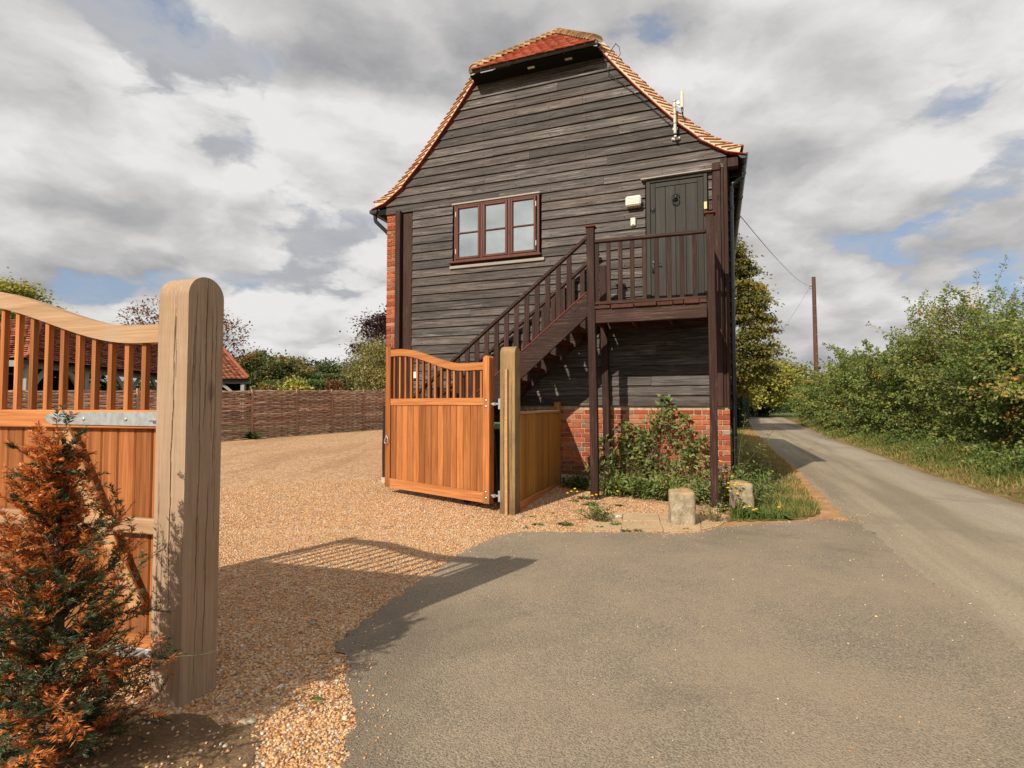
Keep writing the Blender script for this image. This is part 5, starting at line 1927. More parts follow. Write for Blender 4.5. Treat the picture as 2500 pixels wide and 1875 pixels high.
# ---------------------------------------------------------------- trees
def tree(name, label, cat, base, h, crown_c, crown_r, mat, seed, clumps=60, per=120, leaf=(.16, .11), clump_r=.8, trunk_r=.2, group=None,
         flat=1.0, tint_c=.5, tint_v=.16, droop=0.0, shell=.55, limbs=14, lean=(0, 0), shape=None, outer_tint=0.0):
    r = np.random.default_rng(seed)
    x, y = base
    z = float(H(x, y)) if y < 60 else 0.0
    t = thing(name, label, cat, (x, y, z), 0, group)
    c = np.array(crown_c, float)
    R_ = np.array(crown_r, float)
    d = unit(r.normal(size=(clumps, 3)))
    rad = (shell + (1 - shell) * r.random(clumps) ** .6)[:, None]
    K = d * rad
    if shape is not None:
        K = shape(K, r)
    K = c + K * R_
    # trunk and limbs
    top = c + np.array([0, 0, R_[2] * .3])
    n = 8
    tp = np.array([[lean[0] * s + .05 * math.sin(s * 5 + seed), lean[1] * s + .05 * math.cos(s * 4 + seed), 0] for s in np.linspace(0, 1, n)])
    tp = tp + np.linspace(0, 1, n)[:, None] * np.array([top[0], top[1], top[2]])
    tp[0, 2] = -.3
    b = MB(); b.tube([tuple(p) for p in tp], list(np.linspace(trunk_r, trunk_r * .18, n)), 8); b.build('trunk', 'bark', t, 60)
    li = r.choice(clumps, min(limbs, clumps), replace=False)
    P = []
    for q in li:
        s = r.uniform(.25, .8)
        p0 = np.array([np.interp(s, np.linspace(0, 1, n), tp[:, k]) for k in range(3)])
        p1 = K[q]
        mid = (p0 + p1) / 2 + np.array([0, 0, -.12]) * np.linalg.norm(p1 - p0) + r.normal(size=3) * .08
        tt = np.linspace(0, 1, 7)[:, None]
        P.append(p0 * (1 - tt) ** 2 + mid * 2 * tt * (1 - tt) + p1 * tt * tt)
    V, F = tubes(np.array(P), trunk_r * .30, trunk_r * .06, 5)
    arrays('limbs', 'bark', V, F, t, smooth=True)
    # leaves
    N = clumps * per
    off = r.normal(size=(clumps, per, 3)) * np.array([1, 1, .62 * flat]) * clump_r * (.55 + .8 * r.random((clumps, 1, 1)))
    off[..., 2] -= droop * (off[..., 0] ** 2 + off[..., 1] ** 2) / clump_r
    C = (K[:, None] + off).reshape(-1, 3)
    A = unit(off.reshape(-1, 3) + r.normal(size=(N, 3)) * .6 + np.array([0, 0, -.25]))
    ct = np.clip(tint_c + r.normal(size=(clumps, 1)) * tint_v, 0, 1)
    dd = np.linalg.norm((C - c) / R_, axis=1)
    tint = np.clip(np.repeat(ct, per, 1).ravel() + r.normal(size=N) * .13 + outer_tint * (dd - .8), 0, 1)
    V, F = leaf_quads(C, A, leaf[0] * r.uniform(.7, 1.3, N), leaf[1] * r.uniform(.7, 1.3, N), r)
    arrays('crown', mat, V, F, t, tint)
    return t


G = 'trees beyond the yard and lane'
def cone(K, r):          # tall tapering crown
    K = K.copy()
    s = np.clip((K[:, 2] + 1) / 2, 0, 1)
    K[:, :2] *= (1.12 - .92 * s)[:, None] + .05
    return K
# behind the barn, on the lane side
tree('golden_tree', 'tall golden-green tapering tree rising behind the barn by the lane', 'tree', (11.5, 30.0), 11.5, (0, 0, 6.6), (3.35, 3.35, 4.9), 'lime_leaf', 31, 300, 170,
     (.16, .11), .34, .26, G, .45, .48, .2, .12, .75, 40, shape=cone)
tree('lime_tree', 'bright yellow-green tree beside the bend of the lane', 'tree', (29.5, 66.0), 6.5, (0, 0, 4.1), (4.2, 3.6, 2.6), 'yellow_green_leaf', 32, 90, 120, (.34, .25), .8, .2, G, .8, .5, .2)
tree('lime_tree', 'yellow-green tree glimpsed under the golden tree against the downpipe', 'tree', (24.5, 60.0), 6.0, (0, 0, 3.6), (2.8, 2.6, 2.4), 'yellow_green_leaf', 132, 60, 100, (.30, .22), .7, .18, G, .8, .45, .2)
tree('lane_shrub', 'dark rounded shrub by the far bend of the lane below the lime tree', 'shrub', (31.2, 69.0), 4.4, (0, 0, 2.0), (2.0, 1.8, 2.2), 'dark_leaf', 33, 60, 140, (.26, .18), .6, .12, None, .9, .5, .2)
tree('bend_tree', 'pale green weeping tree at the end of the lane', 'tree', (45.0, 104.0), 7, (0, 0, 4.6), (5.5, 3, 4.2), 'far_leaf', 34, 70, 120, (.45, .3), 1.1, .2, G, 1.2, .6, .15)
tree('bend_tree', 'olive round-headed tree beyond the far end of the hedge', 'tree', (53.0, 106.0), 8, (0, 0, 5.2), (6.5, 3, 4.2), 'olive_leaf', 35, 70, 120, (.5, .35), 1.2, .2, G, 1.0, .3, .15)
# left of the barn
tree('copper_beech', 'dark purple-leaved tree at the left edge of the barn', 'tree', (-6.9, 33.0), 8, (0, 0, 4.2), (2.3, 2.3, 2.5), 'purple_leaf', 41, 110, 150, (.16, .12), .42, .18, G, .8, .45, .2)
tree('willow_shrub', 'big olive-green rounded bush behind the fence beside the barn', 'shrub', (-6.35, 27.6), 5.4, (0, 0, 2.2), (1.75, 1.7, 2.35), 'olive_leaf', 42, 130, 150, (.15, .06), .42, .12, None, 1.1, .42, .2, .1)
tree('oak_tree', 'spreading green oak tree tinged orange above the cart shed end', 'tree', (-18.4, 40.0), 5.6, (0, 0, 2.9), (3.0, 2.4, 1.7), 'oak_leaf', 43, 90, 150, (.22, .15), .6, .22, G, .6, .55, .22, .15)
tree('oak_tree', 'small orange-tipped oak standing just right of the big gate post', 'tree', (-15.9, 38.0), 5.0, (0, 0, 2.6), (1.8, 1.6, 1.35), 'oak_leaf', 44, 60, 150, (.22, .15), .55, .16, G, .6, .68, .22, .15)
tree('far_oak', 'distant grey-green oak left of the hedge top', 'tree', (-29.5, 72.0), 8, (0, 0, 4.9), (2.9, 2.6, 2.8), 'far_leaf', 45, 70, 130, (.34, .26), .8, .25, G, .8, .45, .2)
tree('far_oak', 'distant wide green oak above the clipped hedge', 'tree', (-24.0, 72.0), 8, (0, 0, 4.6), (3.3, 2.6, 2.5), 'far_leaf', 46, 70, 130, (.34, .26), .8, .25, G, .8, .35, .2)
tree('far_oak', 'distant thin-crowned oak with sky showing through its branches', 'tree', (-20.0, 72.0), 8, (0, 0, 4.6), (2.2, 2.0, 2.6), 'far_leaf', 47, 40, 90, (.30, .22), .6, .22, G, .8, .65, .2, 0, .8)
tree('rusty_tree', 'sparse rusty-leaved young tree seen over the left gate', 'tree', (-20.2, 33.0), 8, (0, 0, 5.0), (4.2, 3.0, 2.5), 'rust_leaf', 48, 130, 34, (.20, .10), .38, .10, G, .9, .5, .2, 0, .35, 110)
tree('maple_tree', 'yellow-green tree top at the far left above the gate', 'tree', (-42.5, 44.0), 11, (0, 0, 7.6), (4.4, 4, 3.4), 'yellow_green_leaf', 49, 130, 150, (.28, .20), .7, .25, G, .7, .5, .2)
tree('dark_conifer', 'dark conifer at the far left edge behind the maple', 'tree', (-49.5, 50.0), 12, (0, 0, 6.2), (2.3, 2.3, 6.2), 'dark_leaf', 50, 110, 150, (.25, .08), .6, .2, G, .7, .45, .2, .2, .6, 20, shape=cone)
tree('shed_shrub', 'dark green bush seen under the cart shed roof', 'shrub', (-22.5, 26.5), 4, (0, 0, 1.5), (3.2, 2.0, 1.7), 'dark_leaf', 51, 60, 120, (.2, .13), .5, .1, None, .8, .5, .2)
tree('yellow_shrub', 'small yellowing shrub above the fence in front of the clipped hedge', 'shrub', (-10.1, 25.5), 2.4, (0, 0, 1.55), (.5, .4, .55), 'yellow_green_leaf', 52, 24, 60, (.17, .10), .2, .04, 'shrubs behind the fence', .9, .65, .2)
tree('yellow_shrub', 'small orange-green shrub above the fence left of the yellow one', 'shrub', (-11.4, 25.5), 2.4, (0, 0, 1.45), (.42, .4, .5), 'oak_leaf', 53, 22, 60, (.14, .10), .2, .04, 'shrubs behind the fence', .9, .88, .1)
tree('yellow_shrub', 'small brown shrub above the fence nearest the big olive bush', 'shrub', (-8.6, 26.5), 2.4, (0, 0, 1.6), (.33, .3, .65), 'rust_leaf', 54, 20, 60, (.12, .08), .2, .04, 'shrubs behind the fence', .9, .45, .1)


def clipped_hedge(name, label, p0, p1, w_, h, mat, seed, n, leaf, tint=.5):
    r = np.random.default_rng(seed)
    p0, p1 = np.array(p0, float), np.array(p1, float)
    L = np.linalg.norm(p1 - p0)
    d = (p1 - p0) / L
    nn = np.array([-d[1], d[0]])
    t = thing(name, label, 'hedge', (*((p0 + p1) / 2), float(H(*((p0 + p1) / 2))) if p0[1] < 60 else 0))
    t.rotation_euler = (0, 0, math.atan2(d[1], d[0]))
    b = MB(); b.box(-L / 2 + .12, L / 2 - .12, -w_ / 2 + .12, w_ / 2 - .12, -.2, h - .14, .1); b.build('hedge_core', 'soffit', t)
    q = r.random(n)
    f = r.random(n)
    X = r.uniform(-L / 2, L / 2, n); Y = r.uniform(-w_ / 2, w_ / 2, n); Z = h * r.random(n) ** .8
    a = q < w_ / (w_ + 2 * h)
    Z[a] = h
    sd = np.where(r.random(n) < .5, -1, 1) * w_ / 2
    Y[~a] = sd[~a]
    e = (r.random(n) < .06)
    X[e] = np.where(r.random(e.sum()) < .5, -L / 2, L / 2)
    C = np.stack([X, Y, Z], 1) + r.normal(size=(n, 3)) * .05
    C[:, 2] += .05 * np.sin(X * 1.3 + seed)
    A = r.normal(size=(n, 3)) + np.array([0, 0, .8])
    V, F = leaf_quads(C, A, leaf * r.uniform(.7, 1.3, n), leaf * .6, r)
    arrays('foliage', mat, V, F, t, np.clip(tint + .15 * (Z / h - .5) + r.normal(size=n) * .16 + .08 * np.sin(X * 2 + Z * 3), 0, 1))
    return t


clipped_hedge('clipped_hedge', 'long clipped dark green hedge behind the wattle fence below the distant oaks', (-19.0, 37.5), (-7.6, 38.5), 1.4, 3.0, 'box_leaf', 61, 16000, .13, .42)
clipped_hedge('low_hedge', 'lower rough green hedge just behind the fence beyond the cart shed end', (-17.2, 30.5), (-10.6, 30.8), 1.2, 2.25, 'box_leaf', 62, 12000, .11, .55)
clipped_hedge('shed_hedge', 'grassy green hedge glimpsed under the cart shed roof', (-31, 33.0), (-18.5, 33.0), 1.2, 2.2, 'box_leaf', 63, 9000, .14, .6)
clipped_hedge('lane_hedge', 'tall dark clipped hedge on the left of the lane past the barn', (13.2, 33.5), (25.8, 61.5), 1.6, 3.2, 'dark_leaf', 64, 22000, .15, .4)
clipped_hedge('end_hedge', 'low bright clipped hedge closing the far end of the lane', (33.5, 94.0), (52, 92.0), 1.5, 1.75, 'box_leaf', 65, 9000, .2, .7)

# ---------------------------------------------------------------- the big hazel hedge on the right of the lane
def hazel_hedge():
    t = thing('hazel_hedge', 'overgrown tall green hazel hedge along the right side of the lane', 'hedge', (14.0, 19.0, 0))
    SHIFT[t.name] = (14.0, 19.0, 0)
    Pb, Db, Nb, Tb = along(ROADR_PTS, 2000)
    tot = Tb[-1]
    VV, FF, TT, SV, SF = [], [], [], [], []
    nv = ns = 0
    r = np.random.default_rng(77)
    #    along-range, shoots, leaf length, leaves per shoot, tube sides
    bands = [(0, 7, 1750, .050, 78), (7, 15, 1750, .058, 72), (15, 26, 1400, .074, 60), (26, 42, 1100, .105, 52), (42, tot, 900, .15, 42)]
    for (a, c, m, ll, q) in bands:
        s = r.uniform(a, c, m)
        i = np.clip((s / tot * 1999).astype(int), 0, 1999)
        dist = np.interp(s, [0, 6, 18, 30], [2.45, 2.3, 1.8, 1.0]) + 2.0 * r.random(m)
        P0 = np.zeros((m, 3))
        P0[:, :2] = Pb[i] + Nb[i] * dist[:, None]
        hgt = 3.5 + .45 * np.sin(s * .55 + 1) + .35 * np.sin(s * 1.37) + .3 * np.sin(s * .23 + 2) - .10 * np.exp(-s / 4)
        hgt = hgt + np.interp(s, [20, 32, 55], [0, .55, .2])
        zf = r.random(m) ** .8
        P0[:, 2] = np.interp(s, [0, 15, 30], [.95, .85, .4]) + zf * (hgt - np.interp(s, [0, 15, 30], [1.95, 1.85, 1.4]))
        out = -Nb[i] * (r.normal(.45, .55, m) + .35 * (1 - zf))[:, None] + Db[i] * r.normal(0, .55, m)[:, None]
        D0 = np.concatenate([out, (.18 + 1.1 * zf ** 1.5 + r.normal(0, .25, m))[:, None]], 1)
        L = r.uniform(.7, 1.45, m) * (1 + .6 * (r.random(m) < .16) * (zf > .6))
        gap = (np.sin(s * 2.3 + 4 * zf) * np.sin(s * .83 + 2 + 2 * zf) > .55) | ((zf < .35) & (np.sin(s * 1.1 + .6) > .25))
        L = np.where(gap, L * .45, L)
        P = curve_pts(P0, D0, L, 7, r, -.35 * 1, .17)
        V, F = tubes(P, .009 * (ll / .078), .003 * (ll / .078), 3)
        SV.append(V); SF.append(F + ns); ns += len(V)
        tq = np.sort(r.random((m, q)) ** .75, 1)
        C, Tn = on_curves(P, tq)
        C = C.reshape(-1, 3); Tn = Tn.reshape(-1, 3)
        n = len(C)
        sidev = unit(np.cross(Tn, r.normal(size=(n, 3))))
        A = unit(sidev + Tn * .5 + np.array([0, 0, -.25]))
        spread = .05 + .16 * (1 - tq.reshape(-1))
        C = C + sidev * (spread * (.4 + r.random(n)))[:, None]
        V, F = leaf_quads(C, A, ll * r.uniform(.65, 1.25, n), ll * .78 * r.uniform(.7, 1.2, n), r, .18)
        VV.append(V); FF.append(F + nv); nv += len(V)
        tt = np.clip(.40 + .12 * np.sin(s * 1.1) + r.normal(0, .12, m), .05, .85)
        tt = np.repeat(tt, q) + r.normal(0, .11, n)
        odd = r.random(n)
        tt = np.where(odd > .988, r.uniform(.88, .95, n), tt)
        rust = np.repeat((r.random(m) < np.where(np.abs(s - 15) < 3, .10, .02)), q)
        tt = np.where(rust, r.uniform(.90, 1.0, n), tt)
        TT.append(np.clip(tt, 0, 1))
    arrays('foliage', 'hazel_leaf', np.concatenate(VV), np.concatenate(FF), t, np.concatenate(TT))
    arrays('stems', 'twig', np.concatenate(SV), np.concatenate(SF), t)
    # upright main rods inside
    m = 420
    s = r.uniform(0, 45, m)
    i = np.clip((s / tot * 1999).astype(int), 0, 1999)
    P0 = np.zeros((m, 3)); P0[:, :2] = Pb[i] + Nb[i] * (2.2 + 1.2 * r.random(m))[:, None]; P0[:, 2] = .2
    P = curve_pts(P0, np.concatenate([r.normal(0, .22, (m, 2)), np.ones((m, 1))], 1), r.uniform(1.8, 3.0, m), 7, r, 0, .07)
    V, F = tubes(P, .022, .008, 4)
    arrays('rods', 'bark', V, F, t)
hazel_hedge()


# ---------------------------------------------------------------- grass and weeds
def blades(C, h, w_, r, lean=.5):
    n = len(C)
    a = r.uniform(0, 2 * np.pi, n)
    d = np.stack([np.cos(a), np.sin(a), np.zeros(n)], 1)
    sd_ = np.stack([-d[:, 1], d[:, 0], np.zeros(n)], 1) * (w_ * .5)[:, None]
    ln = (lean * r.random(n) * h)[:, None]
    up = np.array([0, 0, 1.])
    m_ = C + up * (h * .55)[:, None] + d * ln * .35
    tp = C + up * (h * .92)[:, None] + d * ln
    V = np.stack([C - sd_, C + sd_, m_ + sd_ * .8, m_ - sd_ * .8, tp + sd_ * .12, tp - sd_ * .12], 1).reshape(-1, 3)
    k_ = np.arange(n)[:, None] * 6
    F = np.concatenate([k_ + np.array([0, 1, 2, 3]), k_ + np.array([3, 2, 4, 5])])
    return V, F


def in_poly(x, y, poly):
    c = np.zeros(len(x), bool)
    p = np.asarray(poly)
    j = len(p) - 1
    for i in range(len(p)):
        cond = ((p[i, 1] > y) != (p[j, 1] > y)) & (x < (p[j, 0] - p[i, 0]) * (y - p[i, 1]) / (p[j, 1] - p[i, 1] + 1e-12) + p[i, 0])
        c ^= cond
        j = i
    return c


rg = np.random.default_rng(90)
# verge between barn and lane
n = 110000
y = 6.5 + 27 * rg.random(n) ** 1.9
x = rg.uniform(2.4, 16, n)
ok = in_poly(x, y, VERGE)
x, y = x[ok], y[ok]
n = len(x)
u = ufun(x, y)
dry = np.clip((u - .75) / .5, 0, 1) * .5 + .18 * np.sin(x * 5 + y * 3) + rg.normal(0, .14, n)
dry = np.where(y < 7.7, np.where(x + .25 * np.sin(y * 9) < 3.42, dry * .5, dry + .12), dry + .16)
hh = rg.uniform(.035, .10, n) * (1 + .9 * (y < 7.9) * rg.random(n)) * np.where(rg.random(n) < .04, 1.8, 1)
V, F = blades(np.stack([x, y, np.full(n, .008)], 1), hh, rg.uniform(.004, .008, n) * (1 + .06 * y), rg, 1.1)
tt = np.clip(.35 + dry, 0, 1)
arrays('verge_grass', 'grass', V, F, None, np.tile(tt, 2), kind='stuff')
# bank in front of the hedge
n = 130000
Pb, Db, Nb, Tb = along(ROADR_PTS, 2000)
s = rg.random(n) ** 1.7 * 60
i = np.clip((s / Tb[-1] * 1999).astype(int), 0, 1999)
dd = .04 + 2.6 * rg.random(n) ** .8
C = np.zeros((n, 3)); C[:, :2] = Pb[i] + Nb[i] * dd[:, None]; C[:, 2] = bank_z(dd) - .02
cl = .5 + .5 * np.sin(s * 1.7 + dd * 3) * np.sin(s * .63 + 1.2)
hh = rg.uniform(.05, .20, n) * (.30 + 1.1 * np.clip(dd / 1.0, 0, 1)) * (.7 + .7 * cl)
V, F = blades(C, hh, rg.uniform(.005, .010, n) * (1 + .06 * s), rg, 1.2)
tt = np.clip(.39 + .34 * np.exp(-dd / .5) + .34 * (cl - .5) + rg.normal(0, .16, n), 0, 1)
arrays('bank_grass', 'grass', V, F, None, np.tile(tt, 2), kind='stuff')
# broad-leaved growth on the bank
n = 60000
m = 1000
s0 = rg.random(m) ** 1.6 * 55
d0 = .75 + 2.0 * rg.random(m) ** .8
hs = rg.uniform(.10, .40, m) * np.clip(d0 / 1.1, .3, 1.4)
ci = rg.integers(0, m, n)
i = np.clip(((s0[ci] + rg.normal(0, .16, n)).clip(0, 60) / Tb[-1] * 1999).astype(int), 0, 1999)
dd = np.clip(d0[ci] + rg.normal(0, .14, n), .1, 3)
C = np.zeros((n, 3)); C[:, :2] = Pb[i] + Nb[i] * dd[:, None]
C[:, 2] = bank_z(dd) + hs[ci] * rg.random(n)
V, F = leaf_quads(C, rg.normal(size=(n, 3)) * np.array([1, 1, .6]) + np.array([0, 0, .35]), (.035 + .035 * rg.random(n)) * (1 + .035 * s0[ci]), (.016 + .018 * rg.random(n)) * (1 + .035 * s0[ci]), rg, .2)
tc_ = np.clip(.46 + rg.normal(0, .24, m), 0, 1)
tt = np.clip(tc_[ci] + rg.normal(0, .12, n), 0, .97)
arrays('bank_weeds', 'weed_leaf', V, F, None, tt, kind='stuff')
# rough grass fields either side, far away: thin tufts so that the ground does not read as a sheet
n = 12000
x = rg.uniform(-40, 6, n); y = rg.uniform(26, 60, n)
V, F = blades(np.stack([x, y, H(x, y) - .03], 1), rg.uniform(.15, .5, n), rg.uniform(.03, .06, n), rg)
arrays('field_grass', 'grass', V, F, None, np.clip(rg.normal(.3, .15, 2 * n), 0, 1), kind='stuff')


# ---------------------------------------------------------------- plants at the foot of the plinth
def leafy(name, label, cat, u, yv, ext, hgt, n, leaf, mat, seed, stems=30, group=None, tint=.45, profile=None, asp=.5):
    """a bush of leaves on real stems standing in house coordinates"""
    r = np.random.default_rng(seed)
    x, y_ = loc(u, yv)
    z = float(H(x, y_))
    t = thing(name, label, cat, (x, y_, z), -PHI, group)
    P0 = np.stack([r.uniform(-ext[0], ext[0], stems) * .85, r.uniform(-ext[1], ext[1], stems) * .7, np.zeros(stems)], 1)
    D0 = np.stack([r.normal(0, .35, stems) + P0[:, 0] / ext[0] * .35, r.normal(0, .3, stems), np.ones(stems)], 1)
    hs = hgt * r.uniform(.6, 1.1, stems)
    if profile is not None:
        hs = hs * profile(P0[:, 0] / ext[0])
    P = curve_pts(P0, D0, hs, 7, r, -.5, .14)
    V, F = tubes(P, .006, .002, 4)
    arrays('stems', 'twig', V, F, t)
    q = n // stems
    tq = .12 + .88 * r.random((stems, q)) ** .8
    C, Tn = on_curves(P, tq)
    C, Tn = C.reshape(-1, 3), Tn.reshape(-1, 3)
    sv = unit(np.cross(Tn, r.normal(size=Tn.shape)))
    C = C + sv * (leaf * r.uniform(.3, 1.6, len(C)))[:, None]
    C[:, 2] = np.maximum(C[:, 2], .015)
    A = sv + Tn * .45 + np.array([0, 0, -.1])
    V, F = leaf_quads(C, A, leaf * r.uniform(.6, 1.3, len(C)), leaf * asp * r.uniform(.7, 1.2, len(C)), r, .2)
    tt = np.clip(np.repeat(np.clip(tint + r.normal(0, .15, stems), 0, 1), q) + r.normal(0, .13, len(C)), 0, 1)
    arrays('leaves', mat, V, F, t, tt)
    return t


def climbing_rose():
    r = np.random.default_rng(15)
    x, y_ = loc(-1.1, -.20)
    t = thing('climbing_rose', 'green climbing rose with bare tangled stems spread over the brick plinth', 'climber', (x, y_, .15), -PHI)
    m = 90
    P0 = np.stack([r.choice([-.55, -.2, .25, .5], m) + r.normal(0, .12, m), r.uniform(-.05, .10, m), np.full(m, .0)], 1)
    tgt = np.stack([r.uniform(-.85, .80, m), r.uniform(-.12, .14, m), r.uniform(.35, 1.05, m)], 1)
    tgt[:, 2] += .38 * np.exp(-((tgt[:, 0] - .22) / .22) ** 2) * (r.random(m) < .6)
    tgt[:, 2] -= .25 * (np.abs(tgt[:, 0]) > .6) * r.random(m)
    tt = np.linspace(0, 1, 8)[None, :, None]
    mid = (P0 + tgt) / 2 + r.normal(0, .16, (m, 3)) * np.array([1, .4, 1])
    P = P0[:, None] * (1 - tt) ** 2 + mid[:, None] * 2 * tt * (1 - tt) + tgt[:, None] * tt * tt
    V, F = tubes(P, .0045, .0016, 4)
    arrays('stems', 'twig', V, F, t)
    q = 24
    tq = .35 + .78 * r.random((m, q)) ** .6
    C, Tn = on_curves(P, tq)
    C, Tn = C.reshape(-1, 3), Tn.reshape(-1, 3)
    n = len(C)
    sv = unit(np.cross(Tn, r.normal(size=Tn.shape)))
    C = C + sv * r.uniform(.01, .085, n)[:, None]
    C[:, 1] = np.minimum(C[:, 1], .16)
    hole = np.exp(-(((C[:, 0] - .12) / .26) ** 2 + ((C[:, 2] - .62) / .26) ** 2))      # bare tangle in the middle
    keep = r.random(n) > hole * .9
    V, F = leaf_quads(C[keep], (sv + Tn * .4)[keep], .072 * r.uniform(.6, 1.3, keep.sum()), .050 * r.uniform(.7, 1.2, keep.sum()), r, .2)
    arrays('leaves', 'rose_leaf', V, F, t, np.clip(np.repeat(np.clip(.45 + r.normal(0, .18, m), 0, 1), q)[keep] + r.normal(0, .13, keep.sum()), 0, 1))
climbing_rose()
leafy('weed_bush', 'dense bright green weeds growing at the foot of the climbing rose', 'weeds', -1.15, -.48, (.70, .24), .40, 3000, .080, 'weed_leaf', 16, 80, 'weeds by the plinth', .58, lambda q: 1 - .25 * q * q, .36)
leafy('weed_bush', 'leafy weeds crowding the right landing post and barn corner', 'weeds', -.02, -.42, (.22, .26), .62, 1500, .08, 'weed_leaf', 17, 34, 'weeds by the plinth', .38, None, .26)
leafy('weed_bush', 'thin trailing plant by the left landing post', 'weeds', -1.84, -.40, (.12, .14), .62, 360, .05, 'rose_leaf', 18, 14, 'weeds by the plinth', .4)
leafy('weed_bush', 'low dark weeds at the wall between panel and landing post', 'weeds', -2.2, -.35, (.22, .12), .22, 500, .07, 'weed_leaf', 19, 26, 'weeds by the plinth', .2)
leafy('weed_bush', 'shrubby weeds in shade along the lane side of the barn', 'weeds',   .30, .95, (.16, .7), .62, 1300, .05, 'weed_leaf', 20, 36, 'weeds by the plinth', .4)
# a spray of climber beside the downpipe
leafy('creeper_spray', 'loose creeper spray crossing the downpipe above the brick pier', 'climber', .03, -.06, (.10, .03), 1.55, 110, .05, 'weed_leaf', 22, 5, None, .5)


def rosette(name, label, cat, x, y, n, L, mat, seed, group, stalks=0, sh=.2, W=.3, up=.5, flowers=True):
    r = np.random.default_rng(seed)
    t = thing(name, label, cat, (x, y, max(float(H(x, y)), .008)), r.uniform(0, 6), group)
    V, F = [], []
    c = 0
    for i in range(n):
        a = r.uniform(0, 6.28)
        l = L * r.uniform(.6, 1.15)
        e = up * r.uniform(.3, 1.2)
        d = np.array([math.cos(a), math.sin(a), 0]); s = np.array([-d[1], d[0], 0])
        wl = l * W * r.uniform(.7, 1.2)
        p0 = d * .01
        p1 = d * l * .45 + np.array([0, 0, l * .45 * e]); p2 = d * l + np.array([0, 0, l * .55 * e * r.uniform(.2, 1)])
        V += [p0, p1 - s * wl * .5, p1 + s * wl * .5 + np.array([0, 0, .004]), p2]
        F.append((4 * c, 4 * c + 1, 4 * c + 3, 4 * c + 2)); c += 1
    arrays('leaves', mat, np.array(V), np.array(F), t, np.clip(r.normal(.42, .16, n), 0, 1))
    for i in range(stalks):
        a = r.uniform(0, 6.28); q = r.uniform(.02, .10)
        h = sh * r.uniform(.6, 1.2)
        b = MB(); b.tube([(0, 0, 0), (q * .4 * math.cos(a), q * .4 * math.sin(a), h * .6), (q * math.cos(a), q * math.sin(a), h)], [.003, .0025, .002], 4); b.build('stalk', 'twig', t)
        if flowers:
            b = MB(); b.sphere((q * math.cos(a), q * math.sin(a), h + .004), .020, 9, 5, (1, 1, .45)); b.build('flower', 'flower', t)
    return t


WG = 'weeds in the gravel'
spots = [
    (1.06, 7.42, 26, .13, 3, .20, 'leafy dandelion clump with yellow heads against the left landing post'),
    (.86, 7.62, 16, .10, 4, .16, 'dandelions with yellow heads between panel and landing post'),
    (1.02, 7.82, 30, .13, 0, .1, 'dark dock leaves in the shade near the boarded panel'),
    (1.42, 7.42, 14, .09, 1, .16, 'single yellow dandelion just right of the left landing post'),
    (.30, 6.40, 22, .09, 0, .1, 'flat green weed in the gravel left of the paving'),
    (.62, 6.42, 44, .11, 0, .1, 'wide flat weed patch at the paving corner'),
    (.26, 6.78, 12, .06, 0, .1, 'tiny green weed near the panel foot'),
    (.52, 6.95, 10, .05, 0, .1, 'tiny seedling in the gravel beside the panel'),
    (1.00, 6.30, 14, .07, 0, .1, 'small weed at the front joint of the paving'),
    (1.20, 6.42, 24, .09, 0, .1, 'low weed sprouting between the paving slabs'),
    (1.26, 6.10, 20, .07, 0, .1, 'weed at the tarmac edge below the paving'),
    (.15, 6.25, 12, .06, 0, .1, 'small weed where gravel meets tarmac'),
    (1.95, 6.18, 16, .06, 0, .1, 'weed at the foot of the squat guard stone'),
    (.02, 6.55, 10, .05, 0, .1, 'seedling in the gravel right of the stained gate post'),
    (-.50, 6.75, 8, .05, 0, .1, 'seedling in the gravel in front of the orange gate'),
    (1.40, 6.12, 20, .06, 0, .1, 'grassy weed in front of the middle slab'),
    (-.93, 2.63, 9, .05, 0, .05, 'small green sprout at the gravel edge by the tarmac'),
    (-.98, 3.35, 7, .04, 0, .05, 'tiny sprout in the gravel near the dark tarmac patch'),
]
for i, (x, y, n_, L_, st_, sh_, lb) in enumerate(spots):
    rosette('gravel_weed', lb, 'weed', x, y, n_, L_, 'weed_leaf', 200 + i, WG, st_, sh_)
leafy('gravel_weed', 'upright bushy weed rising from the paving joint', 'weed', *(lambda d: (float(d @ AX), float(d @ BX)))(np.array([1.02, 6.62]) - ORG), (.10, .08), .26, 420, .035, 'weed_leaf', 230, 22, WG, .35)
leafy('gravel_weed', 'wispy pale weed between squat stone and landing post', 'weed', *(lambda d: (float(d @ AX), float(d @ BX)))(np.array([2.42, 6.62]) - ORG), (.07, .06), .30, 160, .04, 'weed_leaf', 231, 12, WG, .6)
rosette('yellow_daisies', 'tall stalks of yellow daisies leaning against the tapered guard stone', 'flowers', 2.86, 7.05, 40, .20, 'weed_leaf', 240, None, 9, .42, .12, 1.6)
rosette('dandelion_patch', 'dark leafy dandelion patch at the foot of the tapered guard stone', 'weed', 2.98, 6.88, 60, .22, 'weed_leaf', 241, None, 4, .10, .34, .8)
rosette('dandelion_patch', 'toothed dark leaves spilling from the verge tip onto the tarmac', 'weed', 3.30, 6.80, 40, .20, 'weed_leaf', 242, None, 1, .12, .3, .6)
rosette('yellow_daisies', 'yellow daisies by the foot of the downpipe', 'flowers', 2.98, 7.78, 26, .24, 'weed_leaf', 243, None, 5, .62, .12, 2.0)
rosette('fence_weed', 'small green sapling at the foot of the wattle fence post', 'weed', -8.45, 17.85, 30, .3, 'box_leaf', 244, None, 0, .3, .5, 1.8)

